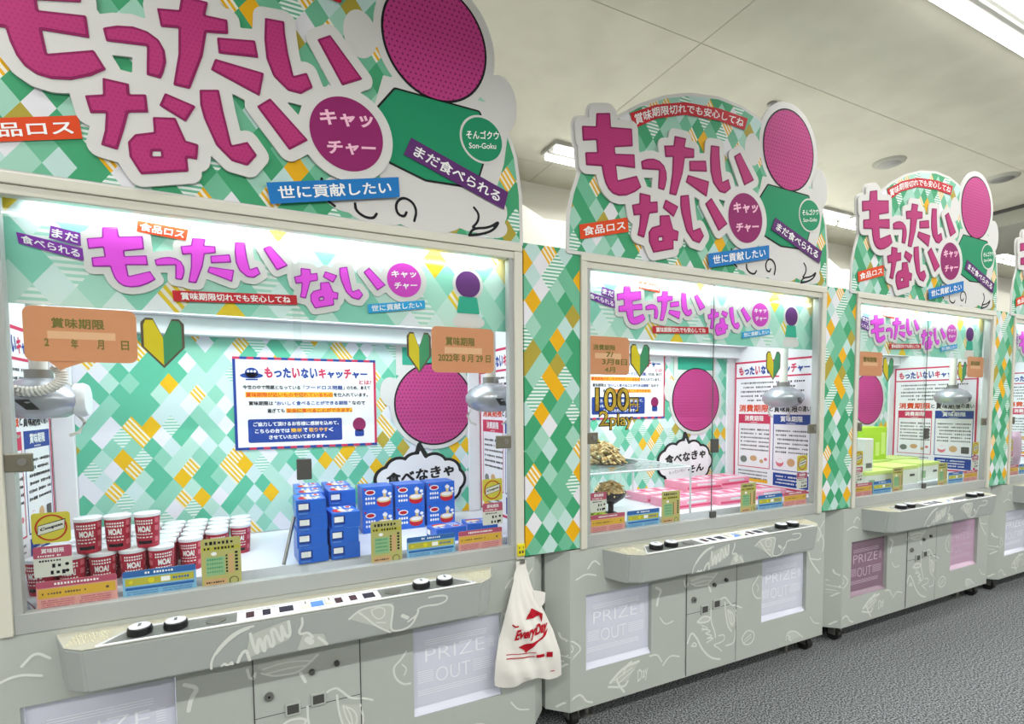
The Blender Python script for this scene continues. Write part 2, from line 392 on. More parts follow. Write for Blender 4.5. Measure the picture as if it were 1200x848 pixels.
def ring(bm, cx, cz, rx, rz, t, y, mi=0, seg=36):
    for i in range(seg):
        a, b = 2*math.pi*i/seg, 2*math.pi*(i+1)/seg
        flat(bm, [(cx+math.cos(a)*rx, cz+math.sin(a)*rz), (cx+math.cos(b)*rx, cz+math.sin(b)*rz), (cx+math.cos(b)*(rx-t), cz+math.sin(b)*(rz-t)), (cx+math.cos(a)*(rx-t), cz+math.sin(a)*(rz-t))], y, mi)
def disc(bm, cx, cz, rx, rz, y, mi=0, seg=36): ngon(bm, [(cx+math.cos(2*math.pi*i/seg)*rx, cz+math.sin(2*math.pi*i/seg)*rz) for i in range(seg)], y, mi)
def dashes(bm, x0, x1, z, h, y, mi=0, fill=.7, step=None):     # a line of print too small to read
    step = step or h*1.05; x = x0
    while x < x1-step*.5:
        if random.random() < .93:
            w_ = step*fill*random.uniform(.7, 1.1); hh = h*random.uniform(.6, 1)
            flat(bm, rect(x, min(x+w_, x1), z-hh/2, z+hh/2), y, mi)
        x += step
def kids(o): return [c for c in bpy.data.objects if c.parent == o]
def copy_tree(o, parent=None):
    c = o.copy(); COL.objects.link(c)
    if parent is not None: c.parent = parent
    for ch in CH.get(o.name, ()): copy_tree(ch, c)
    return c
CH = {}
def index():
    CH.clear()
    for o in bpy.data.objects:
        if o.parent: CH.setdefault(o.parent.name, []).append(o)

# ------------------------------------------------------------------ the room
def room():
    X0, X1, Y0, Y1 = -7, 16, -7, 2.25
    bm = bmesh.new(); box(bm, X0, X1, Y0, Y1, -.05, 0); structure(from_bm('floor', bm, carpet))
    zt = ROOF+EYE
    bm = bmesh.new(); box(bm, X0, X1, Y0, Y1, zt, zt+.05)
    structure(from_bm('ceiling', bm, M['ceil']))
    bm = bmesh.new()
    for y in (-5.1, -3.3, -1.5, .32, 1.9): box(bm, X0, X1, y-.002, y+.002, zt-.002, zt)
    for x in np.arange(X0+.78, X1, 3.6): box(bm, x-.003, x+.003, Y0, Y1, zt-.002, zt)
    structure(from_bm('trim_1', bm, M['seam']))
    for n, b in (('wall_back', (X0, X1, Y1, Y1+.05)), ('wall_front', (X0, X1, Y0-.05, Y0)), ('wall_left', (X0-.05, X0, Y0, Y1)), ('wall_right', (X1, X1+.05, Y0, Y1))):
        bm = bmesh.new(); box(bm, *b, 0, zt); structure(from_bm(n, bm, M['wall']))
    # dropped beam across the ceiling, dark shadow gaps on both edges
    bm = bmesh.new(); box(bm, 5.6, 6.9, Y0, Y1, zt-.16, zt, 0); box(bm, 5.57, 5.6, Y0, Y1, zt-.03, zt, 1); box(bm, 6.9, 6.94, Y0, Y1, zt-.03, zt, 1)
    structure(from_bm('trim_2', bm, [M['vent'], M['dark']]))
room()
def ceiling_lights():
    zt = ROOF+EYE
    def one(x, y, L, label, group=None, power=1):
        t = empty('ceiling_light', label, 'light', (x, y, zt), 0, group)
        bm = bmesh.new(); box(bm, -L/2, L/2, -.11, .11, -.03, 0, 0, .004); box(bm, -L/2, L/2, -.01, .01, -.05, -.03, 0)
        from_bm('housing', bm, mat('fitting_grey', '#a8a8a0', .5), t)
        l = bpy.data.lights.new('tube_light', 'AREA'); l.shape = 'RECTANGLE'; l.size = L-.1; l.size_y = .03; l.energy = DOWN_POWER*power; l.color = (1, .995, .965)
        lo = bpy.data.objects.new('tube_light', l); COL.objects.link(lo); lo.parent = t; lo.location = (0, 0, -.054)
        for s in (-1, 1):
            bm = bmesh.new(); cyl(bm, (-L/2+.02, s*.065, -.052), .019, L-.04, 'X', 12); from_bm('tube', bm, M['lamp'], t, smooth=True)
    g = 'fluorescent fittings in the line over the rear row'
    for x in (-2.2, 2.56, 6.1, 9.64): one(x, 1.63, 3.5, 'long twin-tube ceiling light in the line seen between the topper signs', g)
    g = 'fluorescent fittings in the line before the machines'
    for x in (3.0, 6.54): one(x, -.50, 3.5, 'long twin-tube ceiling light at the upper right corner, before the machines', g, .55)
    one(-3.6, -.42, 3.5, 'long twin-tube ceiling light above the first machine', None)
    for y in (-2.6, -4.8):
        for x in (-4, 0, 4, 8, 12): one(x, y, 3.5, 'long twin-tube ceiling light over the aisle behind the viewer', 'aisle ceiling lights', 1.9)
    for x, y, l in ((3.4, .70, 'oval grey ceiling vent between second and third topper signs'), (4.6, .45, 'grey ceiling vent farther right, above the third topper sign')):
        t = empty('ceiling_vent', l, 'vent', (x, y, zt))
        bm = bmesh.new(); lathe(bm, [(.02, -.02), (.09, -.02), (.11, -.010), (.115, 0)], seg=32); from_bm('rim', bm, M['vent'], t, smooth=True)
        bm = bmesh.new(); lathe(bm, [(.01, -.024), (.075, -.023), (.08, -.019)], seg=32); from_bm('grille', bm, M['steel'], t, smooth=True)
    bm = bmesh.new(); lathe(bm, [(.008, -.05), (.012, -.05), (.012, -.02), (.03, -.012), (.03, 0)], (1.82, .54, zt), seg=16)
    tag(from_bm('sprinkler_head', bm, M['steel'], smooth=True), 'small dark ceiling sprinkler above the second topper sign', 'sprinkler')
ceiling_lights()

# ------------------------------------------------------------------ artwork outlines, machine coordinates (x, height above the eye)
MO = [(.066, 1.172), (.134, 1.188), (.139, 1.133), (.247, 1.150), (.252, 1.079), (.159, 1.056), (.161, 1.031), (.261, 1.048), (.266, .992), (.166, .983), (.174, .926), (.274, .963), (.299, .919), (.263, .892), (.222, .872), (.181, .864), (.15, .868), (.126, .883), (.11, .907), (.1, .936), (.093, .968), (.016, .958), (.012, 1.008), (.07, 1.020), (.066, 1.066), (.001, 1.05), (-.004, 1.107), (.064, 1.120)]
TSU = [(.296, 1.027), (.327, 1.042), (.366, 1.051), (.398, 1.047), (.424, 1.032), (.437, 1.007), (.44, .979), (.433, .949), (.425, .927), (.391, .929), (.395, 1.007), (.36, 1.002), (.302, .994)]
TA1 = [(.483, 1.17), (.55, 1.173), (.541, 1.134), (.598, 1.138), (.599, 1.098), (.543, 1.086), (.531, 1.018), (.495, .916), (.454, .917), (.47, 1.006), (.473, 1.078), (.43, 1.069), (.423, 1.117), (.476, 1.128)]
TA2 = [(.569, 1.08), (.671, 1.1), (.678, 1.052), (.572, 1.036)]
TA3 = [(.562, 1.018), (.692, 1.011), (.678, .94), (.55, .984)]
I1 = [(.7, 1.174), (.754, 1.18), (.755, 1.147), (.762, 1.089), (.776, 1.024), (.815, 1.044), (.832, 1.003), (.796, .975), (.758, .976), (.718, 1.009), (.7, 1.055), (.696, 1.113)]
I2 = [(.849, 1.154), (.889, 1.179), (.987, 1.068), (.922, 1.032)]
NA1 = [(.29, .895), (.349, .894), (.349, .866), (.388, .875), (.391, .827), (.345, .816), (.332, .765), (.316, .71), (.279, .716), (.289, .756), (.293, .803), (.259, .795), (.249, .839), (.289, .851)]
NA2 = [(.433, .89), (.508, .871), (.481, .821), (.418, .852)]
NA3 = [(.401, .817), (.456, .827), (.469, .794), (.479, .768), (.511, .764), (.506, .72), (.481, .72), (.483, .682), (.367, .653), (.342, .697), (.34, .736), (.358, .761), (.402, .776)]
NAH = [(.397, .722), (.417, .726), (.417, .712), (.396, .708)]
I3 = [(.519, .92), (.569, .932), (.578, .875), (.597, .779), (.64, .798), (.665, .763), (.638, .727), (.596, .733), (.556, .771), (.528, .839), (.519, .878)]
I4 = [(.669, .908), (.707, .941), (.813, .838), (.757, .797)]
LOGO = [MO, TSU, TA1, TA2, TA3, I1, I2, NA1, NA2, NA3, I3, I4]
ORANGE = [(-.006, .665), (.238, .727), (.231, .786), (-.012, .722)]
BLUE = [(.698, .623), (1.103, .709), (1.1, .775), (.688, .686)]
PURPLE = [(1.121, .856), (1.5, .73), (1.519, .796), (1.148, .918)]
BOARD = [(-.062, .614), (-.059, .752), (-.039, .844), (-.005, .934), (.03, 1.02), (.1, 1.11), (.172, 1.178), (.291, 1.255), (.432, 1.325), (.581, 1.372), (.756, 1.398), (.905, 1.392), (1.023, 1.366), (1.2, 1.25), (1.45, 1.1), (1.524, 1.0), (1.55, .93), (1.57, .793), (1.573, .614)]

# ------------------------------------------------------------------ the topper sign
def topper(machine):
    t = bpy.data.objects.new('topper_sign', None); COL.objects.link(t); t.parent = machine
    bump = dict(polys=[BOARD], discs=[(1.245, 1.262, .215, .222), (.985, 1.215, .055, .075), (1.49, 1.11, .06, .09)], strokes=[(.034, L+L[:1]) for L in LOGO[:7]])
    sheet('backing_board', M['outline'], t, -.010, -.004, r=.010, **bump)
    # printed diamond sheet on the front, stopping short of the rim
    sheet('diamond_print', PATTERN, t, -.0105, polys=[[(x, z+.0) for x, z in BOARD]], r=-.004)
    # white panel behind the round picture, pale cloud and its pen curls
    sheet('white_panel', M['outline'], t, -.0115, polys=[[(1.0, .9), (1.06, 1.1), (1.45, 1.1), (1.52, 1.03), (1.50, .9), (1.46, .78), (1.2, .72), (1.05, .75)]],
          discs=[(1.245, 1.262, .213, .22), (.985, 1.215, .05, .07), (1.49, 1.11, .055, .085), (.93, .695, .075, .055), (1.03, .66, .10, .048), (1.2, .68, .14, .07), (1.38, .72, .13, .085), (1.46, .66, .05, .035)], r=.004)
    sheet('cloud_curls', M['ink'], t, -.0122, strokes=[(.0045, smooth(L)) for L in ([(.852, .73), (.85, .70), (.862, .668), (.89, .65)], [(.955, .668), (.957, .645), (.985, .628), (1.015, .628), (1.025, .645)],
          [(1.155, .64), (1.165, .675), (1.15, .705), (1.115, .715), (1.09, .69), (1.095, .655), (1.12, .648), (1.128, .665)], [(1.38, .72), (1.40, .70), (1.395, .67), (1.375, .65)], [(1.36, .618), (1.375, .645), (1.44, .655), (1.485, .688), (1.46, .65), (1.41, .628), (1.36, .618)])], tol=.0004, res=.003)
    # plain dotted disc and green field standing where the sign carries its picture
    sheet('disc_rim', M['ink'], t, -.0125, discs=[(1.245, 1.262, .192, .2)])
    bm = bmesh.new(); disc(bm, 1.245, 1.262, .184, .192, -.0132, 0, 60); from_bm('dotted_disc', bm, DOTS, t, smooth=None)
    g = [(1.03, .97), (1.10, 1.06), (1.40, 1.055), (1.42, .92), (1.38, .80), (1.20, .795), (1.08, .83), (1.05, .88)]
    sheet('field_rim', M['ink'], t, -.0125, polys=[g], r=.014); sheet('green_field', M['green'], t, -.0135, polys=[g], r=.007)
    # the title: white layer cut around the letters, dark letters, lighter dotted faces
    sheet('title_outline', M['outline'], t, -.0195, -.0125, polys=LOGO, discs=[(.934, .882, .116, .116)], r=.033)
    sheet('title_letters', M['mag_d'], t, -.0212, -.0196, polys=LOGO, holes=[NAH])
    sheet('letter_faces', M['mag'], t, -.0219, polys=LOGO, holes=[NAH], r=-.0065, res=.003)
    bm = bmesh.new(); disc(bm, .934, .882, .116, .116, -.0205, 0, 48); from_bm('title_badge', bm, M['plum'], t, smooth=None)
    bm = bmesh.new(); letter(bm, 'キャッ', [(.85, .893), (1.018, .918), (1.018, .968), (.85, .943)], -.0212, bold=.035)
    letter(bm, 'チャー', [(.87, .806), (1.025, .832), (1.025, .875), (.87, .85)], -.0212, bold=.035); from_bm('badge_lettering', bm, M['pinktxt'], t, smooth=None)
    # ribbons
    TOP = [(.243, 1.215), (.384, 1.283), (.547, 1.332), (.757, 1.353), (.945, 1.350)]; BOT = [(.262, 1.155), (.385, 1.225), (.548, 1.278), (.758, 1.298), (.925, 1.292)]
    def arc(u, v):
        def on(L):
            d = [0.]
            for a, b in zip(L, L[1:]): d.append(d[-1]+math.dist(a, b))
            s = u*d[-1]
            i = min(max(k for k in range(len(d)) if d[k] <= s+1e-9), len(L)-2); f = (s-d[i])/(d[i+1]-d[i])
            return [L[i][k]*(1-f)+L[i+1][k]*f for k in (0, 1)]
        a, b = on(BOT), on(TOP); return [a[k]*(1-v)+b[k]*v for k in (0, 1)]
    bm = bmesh.new()
    for i in range(24): flat(bm, [arc(i/24, 0), arc((i+1)/24, 0), arc((i+1)/24, 1), arc(i/24, 1)], -.0135)
    from_bm('arched_ribbon', bm, M['red'], t, smooth=None)
    bm = bmesh.new(); letter(bm, '賞味期限切れでも安心してね', None, -.0142, bold=.02, fn=arc, pad=(.025, .16)); from_bm('ribbon_lettering', bm, M['txt'], t, smooth=None)
    for nm, q, m_, s, y in (('orange_ribbon', ORANGE, 'orange', '食品ロス', -.014), ('blue_ribbon', BLUE, 'blue', '世に貢献したい', -.0225), ('purple_ribbon', PURPLE, 'purple', 'まだ食べられる', -.0165)):
        bm = bmesh.new(); flat(bm, q, y); from_bm(nm, bm, M[m_], t, smooth=None)
        bm = bmesh.new(); letter(bm, s, q, y-.0008, bold=.022, pad=(.07, .2)); from_bm('ribbon_lettering', bm, M['txt'], t, smooth=None)
    bm = bmesh.new(); disc(bm, 1.415, .967, .088, .085, -.0145); from_bm('badge_rim', bm, M['outline'], t, smooth=None)
    bm = bmesh.new(); disc(bm, 1.415, .967, .080, .077, -.0152); from_bm('name_badge', bm, M['green'], t, smooth=None)
    bm = bmesh.new(); letter(bm, 'そんゴクウ', [(1.352, .957), (1.482, .98), (1.482, 1.01), (1.352, .987)], -.016, bold=.02); letter(bm, 'Son-Goku', [(1.362, .925), (1.470, .944), (1.470, .964), (1.362, .945)], -.016, bold=.01)
    from_bm('badge_lettering', bm, M['txt'], t, smooth=None)
    bm = bmesh.new()
    for x in (.35, 1.15): zbox(bm, x-.02, x+.02, -.004, .014, .6136, 1.1); zbox(bm, x-.02, x+.02, .014, .25, .6136, .63)
    from_bm('bracket', bm, M['steel'], t, smooth=None)
    return t
DOTS = dotted('magenta_halftone', '#b83a80', '#7c1f5c', .018, .2)

# ------------------------------------------------------------------ machine shell
PANEL_ART = [
(.006, [(.496, -.749), (.496, -.731), (.504, -.71), (.523, -.682), (.551, -.656), (.58, -.643), (.608, -.641)]), (.006, [(.51, -.706), (.526, -.687), (.551, -.665), (.575, -.651), (.596, -.646)]),
(.006, [(.522, -.747), (.53, -.739), (.534, -.748), (.544, -.746), (.548, -.74), (.55, -.748)]), (.008, [(.564, -.745), (.571, -.725), (.586, -.709), (.591, -.729), (.595, -.745)]),
(.008, [(.599, -.663), (.606, -.704), (.618, -.737), (.617, -.692), (.624, -.68), (.631, -.719), (.637, -.73), (.636, -.687), (.645, -.675), (.652, -.719), (.663, -.712), (.657, -.677), (.654, -.662), (.666, -.66), (.678, -.705), (.687, -.698), (.68, -.643), (.695, -.695), (.708, -.692), (.703, -.645)]),
(.007, [(.741, -.642), (.742, -.665), (.731, -.682), (.735, -.695), (.757, -.69), (.77, -.71)]), (.018, [(.756, -.715), (.765, -.725)]), (.008, [(.788, -.716), (.804, -.732), (.812, -.743)]),
(.006, [(.879, -.673), (.91, -.649), (.942, -.645), (1.019, -.645), (1.018, -.682), (1.01, -.737), (1.03, -.745), (1.063, -.744), (1.087, -.729), (1.101, -.698)]), (.006, [(.91, -.656), (.941, -.688), (.965, -.715), (1.01, -.745)]),
(.004, [(.948, -.656), (.973, -.65), (.992, -.658), (.992, -.684), (.972, -.694), (.954, -.677), (.948, -.656)]), (.012, [(1.051, -.695), (1.067, -.705)]), (.006, [(1.07, -.719), (1.105, -.699), (1.101, -.678), (1.139, -.674), (1.167, -.679), (1.203, -.672), (1.207, -.651), (1.168, -.645), (1.14, -.647)]), (.004, [(.966, -.702), (.994, -.708)])]
BODY_ART = [
(.01, [(.414, -.844), (.45, -.862), (.429, -.889), (.421, -.927)]), (.007, [(.585, -.837), (.591, -.869), (.604, -.87), (.607, -.853)]), (.005, [(.625, -.857), (.661, -.876), (.69, -.877), (.728, -.881), (.757, -.867), (.798, -.833)]), (.008, [(.742, -.885), (.756, -.917)]),
(.006, [(.80, -.980), (.85, -.957), (.873, -.98), (.897, -1.01), (.937, -1.02), (.975, -1.038)]), (.006, [(.855, -.989), (.86, -1.052), (.876, -1.116), (.903, -1.145)]), (.006, [(.932, -1.042), (.944, -1.099), (.929, -1.15), (.926, -1.212), (.867, -1.211)]), (.004, [(.874, -1.031), (.911, -1.054), (.923, -1.095), (.907, -1.123), (.885, -1.08), (.874, -1.031)]),
(.006, [(.671, -1.054), (.7, -1.033), (.75, -1.039), (.756, -1.063), (.711, -1.065), (.671, -1.054)]), (.006, [(.76, -1.003), (.761, -1.071), (.787, -1.122), (.793, -1.154)]), (.005, [(.701, -1.09), (.772, -1.119), (.712, -1.118), (.783, -1.144), (.722, -1.147), (.793, -1.154), (.733, -1.168)]),
(.005, [(.814, -1.15), (.855, -1.151), (.856, -1.182), (.815, -1.189), (.773, -1.188), (.815, -1.212), (.836, -1.232)]), (.008, [(.609, -1.145), (.633, -1.091), (.672, -1.136), (.703, -1.195), (.765, -1.254), (.827, -1.272)]), (.006, [(.634, -1.165), (.673, -1.174), (.653, -1.147), (.634, -1.165)]),
(.006, [(1.099, -.889), (1.077, -.918), (1.05, -.937), (1.056, -.978), (1.085, -1.01), (1.112, -1.011)]), (.004, [(1.083, -.934), (1.101, -.953), (1.09, -.975)]), (.006, [(1.322, -1.279), (1.326, -1.238), (1.394, -1.239), (1.459, -1.291)]), (.005, [(1.333, -1.256), (1.358, -1.27), (1.334, -1.273), (1.365, -1.292)]),
(.008, [(1.495, -.823), (1.507, -.871), (1.588, -.951)]), (.006, [(1.506, -.858), (1.572, -.876), (1.598, -.871)]),
(.006, [(-.085, -.968), (-.079, -.993), (-.042, -.996), (.012, -1.043), (-.031, -1.068), (-.063, -1.103), (-.09, -1.124)]), (.004, [(-.063, -1.001), (-.027, -1.034), (-.063, -1.066)]), (.007, [(-.093, -1.292), (-.064, -1.265), (-.01, -1.239), (.012, -1.252), (.028, -1.28), (.062, -1.293)]),
(.008, [(.193, -1.22), (.205, -1.253), (.235, -1.29)]), (.006, [(.228, -1.209), (.252, -1.166), (.276, -1.16)]), (.006, [(.381, -1.158), (.426, -1.158), (.453, -1.201)]), (.01, [(.158, -1.229), (.23, -1.176), (.316, -1.168)]), (.008, [(.149, -1.246), (.235, -1.269), (.255, -1.246)]),
(.006, [(1.602, -.74), (1.625, -.78), (1.612, -.83)]), (.005, [(1.585, -.70), (1.62, -.66)])]
PANEL_SOFT = [[(.885, -.672), (.92, -.65), (1.015, -.647), (1.015, -.685), (1.005, -.735), (.965, -.712)], [(.59, -.735), (.60, -.67), (.70, -.645), (.70, -.70)], [(.745, -.70), (.80, -.71), (.81, -.742), (.73, -.742)]]
BODY_SOFT = [[(.62, -.835), (.79, -.835), (.74, -.875), (.66, -.872)], [(.87, -1.03), (.93, -1.05), (.92, -1.12), (.88, -1.12)], [(-.02, -1.0), (-.02, -1.05), (-.07, -1.10), (-.11, -1.10), (-.11, -1.03)], [(.16, -1.23), (.23, -1.18), (.31, -1.17), (.25, -1.24)], [(1.34, -1.25), (1.39, -1.245), (1.43, -1.28), (1.35, -1.285)], [(.67, -1.05), (.75, -1.045), (.75, -1.06), (.69, -1.066)], [(-.06, -1.26), (-.01, -1.245), (.02, -1.29), (-.06, -1.295)], [(1.51, -.70), (1.56, -.68), (1.6, -.74), (1.55, -.77)]]
BODY_FINE = [(.004, [(.63, -.845), (.70, -.835), (.78, -.85)]), (.004, [(.64, -.862), (.71, -.858), (.76, -.862)]), (.004, [(.885, -1.04), (.90, -1.07), (.905, -1.11)]), (.004, [(.70, -1.075), (.75, -1.10), (.70, -1.10)]), (.004, [(-.11, -1.03), (-.04, -1.045)]), (.004, [(-.11, -1.06), (-.05, -1.07)]), (.004, [(-.11, -1.085), (-.07, -1.09)]), (.004, [(.18, -1.225), (.28, -1.19)]), (.004, [(.20, -1.245), (.29, -1.20)]),
(.006, [(1.50, -.72), (1.53, -.68), (1.57, -.69), (1.60, -.73), (1.57, -.77)]), (.005, [(1.52, -1.19), (1.55, -1.23), (1.60, -1.24)]), (.006, [(.46, -1.22), (.50, -1.18), (.56, -1.20)]), (.005, [(.44, -.99), (.47, -1.03), (.52, -1.02)]), (.006, [(.98, -1.20), (1.02, -1.16), (1.08, -1.19), (1.06, -1.24), (1.0, -1.24), (.98, -1.20)]), (.004, [(1.0, -1.21), (1.05, -1.19)]), (.004, [(1.0, -1.225), (1.05, -1.205)]),
(.006, [(.04, -.70), (.07, -.665), (.10, -.69)]), (.006, [(-.02, -.74), (.03, -.72), (.08, -.735)])]
DAY = [(.311, -1.282), (.37, -1.262), (.37, -1.19), (.311, -1.21)]
def bodyline(x): return (-.05-x)*.962 if x < -.05 else (x-1.63)*1. if x > 1.63 else -.0026 if .6 < x < .936 else 0.
def body(mc):
    z0, z1 = -1.3114, -.6125
    bm = bmesh.new(); E_ = EYE
    xs = [-.05, .03, .39, 1.125, 1.48, 1.63]; zs = [z0, -1.148, -.815, z1]
    for i in range(5):
        for j in range(3):
            if j == 1 and i in (1, 3): continue
            quadf(bm, [(xs[i], 0, zs[j]+E_), (xs[i+1], 0, zs[j]+E_), (xs[i+1], 0, zs[j+1]+E_), (xs[i], 0, zs[j+1]+E_)])
    side = [(-.05, 0), (-.128, .075), (-.128, .88), (1.705, .88), (1.705, .075), (1.63, 0)]
    for (ax, ay), (bx, by) in zip(side, side[1:]): quadf(bm, [(ax, ay, z0+E_), (bx, by, z0+E_), (bx, by, z1+E_), (ax, ay, z1+E_)])
    for z in (z0, z1): bm.faces.new([bm.verts.new((x, y, z+E_)) for x, y in side])
    for a, b in ((.03, .39), (1.125, 1.48)):       # reveals round the two prize openings
        for q in (((a, -1.148), (a, -.815)), ((b, -1.148), (b, -.815)), ((a, -1.148), (b, -1.148)), ((a, -.815), (b, -.815))):
            quadf(bm, [(q[0][0], 0, q[0][1]+E_), (q[1][0], 0, q[1][1]+E_), (q[1][0], .03, q[1][1]+E_), (q[0][0], .03, q[0][1]+E_)])
    bmesh.ops.remove_doubles(bm, verts=bm.verts, dist=1e-5)
    b = from_bm('lower_cabinet', bm, M['body'], mc)
    sheet('body_print', M['decal'], b, -.0014, strokes=[(w_*.62, smooth(L)) for w_, L in BODY_ART+BODY_FINE], res=.0022, tol=.0004, yf=bodyline)
    sheet('soft_print', M['soft'], b, -.0008, polys=BODY_SOFT, r=.006, res=.004, yf=bodyline)
    bm = bmesh.new(); letter(bm, 'Day', DAY, -.0013, bold=.01); from_bm('body_lettering', bm, M['decal'], b, smooth=None)
    for a, c in ((.03, .39), (1.125, 1.48)):
        bm = bmesh.new()                               # bin behind the door
        for q in ([(a, .03, -1.148), (c, .03, -1.148), (c, .3, -1.148), (a, .3, -1.148)], [(a, .03, -.815), (c, .03, -.815), (c, .3, -.815), (a, .3, -.815)], [(a, .03, -1.148), (a, .3, -1.148), (a, .3, -.815), (a, .03, -.815)], [(c, .03, -1.148), (c, .3, -1.148), (c, .3, -.815), (c, .03, -.815)], [(a, .3, -1.148), (c, .3, -1.148), (c, .3, -.815), (a, .3, -.815)]):
            quadf(bm, [(x, y, z+E_) for x, y, z in q])
        from_bm('prize_chute', bm, M['white'], mc, smooth=None)
        bm = bmesh.new(); zbox(bm, a+.004, c-.004, .018, .024, -1.12, -.82); quadf(bm, [(a+.002, .004, -1.146+E_), (c-.002, .004, -1.146+E_), (c-.002, .024, -1.12+E_), (a+.002, .024, -1.12+E_)])
        d = from_bm('prize_door', bm, M['lilac'], mc, smooth=None)
        bm = bmesh.new(); x = a+.05
        letter(bm, 'PRIZE', rect(x, x+.24, -.955, -.905), .0172, bold=-.012); letter(bm, 'OUT', rect(x+.04, x+.18, -1.04, -.985), .0172, bold=-.012)
        for k in range(3): flat(bm, rect(x, x+.25, -.875-.008*k, -.8725-.008*k), .0172)
        for k in range(3): flat(bm, rect(x-.03, x+.25, -1.062-.008*k, -1.0595-.008*k), .0172)
        for k in range(6): flat(bm, rect(x+.255, x+.28, -.91-.008*k, -.9075-.008*k), .0172); flat(bm, rect(x+.19, x+.28, -.99-.008*k, -.9875-.008*k), .0172)
        for k in range(6): flat(bm, rect(x-.03, x+.03, -.99-.008*k, -.9875-.008*k), .0172)
        from_bm('door_lettering', bm, M['print_l'], d, smooth=None)
    # service hatch with lock and coin-return windows
    bm = bmesh.new(); zbox(bm, .602, .934, -.003, -.0005, -1.302, -.762, 0, .001); h = from_bm('service_hatch', bm, M['body'], mc)
    bm = bmesh.new()
    for q in (rect(.599, .6025, -1.303, -.75), rect(.9335, .937, -1.303, -.75), rect(.6, .936, -1.006, -1.0035)): flat(bm, q, -.0034)
    from_bm('hatch_gap', bm, M['dark'], h, smooth=None)
    bm = bmesh.new(); cyl(bm, (.645, -.012, -.938+E_), .014, .01, 'Y', 20); from_bm('lock', bm, M['steel'], h, smooth=True)
    bm = bmesh.new(); cyl(bm, (.645, -.0125, -.938+E_), .004, .002, 'Y', 12); from_bm('keyhole', bm, M['black'], h, smooth=True)
    for x, z in ((.715, -.998), (.795, -.985)):
        bm = bmesh.new(); zbox(bm, x-.024, x+.024, -.010, -.003, z-.022, z+.022, 0, .002); r = from_bm('return_cover', bm, M['body'], h)
        bm = bmesh.new(); flat(bm, rect(x-.018, x+.018, z-.014, z+.016), -.0105); from_bm('return_window', bm, M['dark'], h, smooth=None)
    for x, z in ((.777, -.887), (.857, -.875)):
        bm = bmesh.new(); cyl(bm, (x, -.014, z+E_), .009, .012, 'Y', 14); from_bm('knob', bm, M['dark'], h, smooth=True)
    # castors
    for x, y in ((0, .07), (1.58, .07), (0, .8), (1.58, .8)):
        bm = bmesh.new(); box(bm, x-.03, x+.03, y-.03, y+.03, .085, .0985); box(bm, x-.028, x-.022, y-.02, y+.02, .035, .085); box(bm, x+.022, x+.028, y-.02, y+.02, .035, .085)
        c = from_bm('castor', bm, M['steel'], mc, smooth=None)
        bm = bmesh.new(); cyl(bm, (x-.018, y, .036), .0355, .036, 'X', 24); from_bm('wheel', bm, M['rubber'], c, smooth=True)
    for x in (.10, 1.46):
        bm = bmesh.new(); cyl(bm, (x, .10, .012), .012, .087, 'Z', 12); cyl(bm, (x, .10, 0), .03, .012, 'Z', 18); from_bm('levelling_foot', bm, M['steel'], mc, smooth=True)
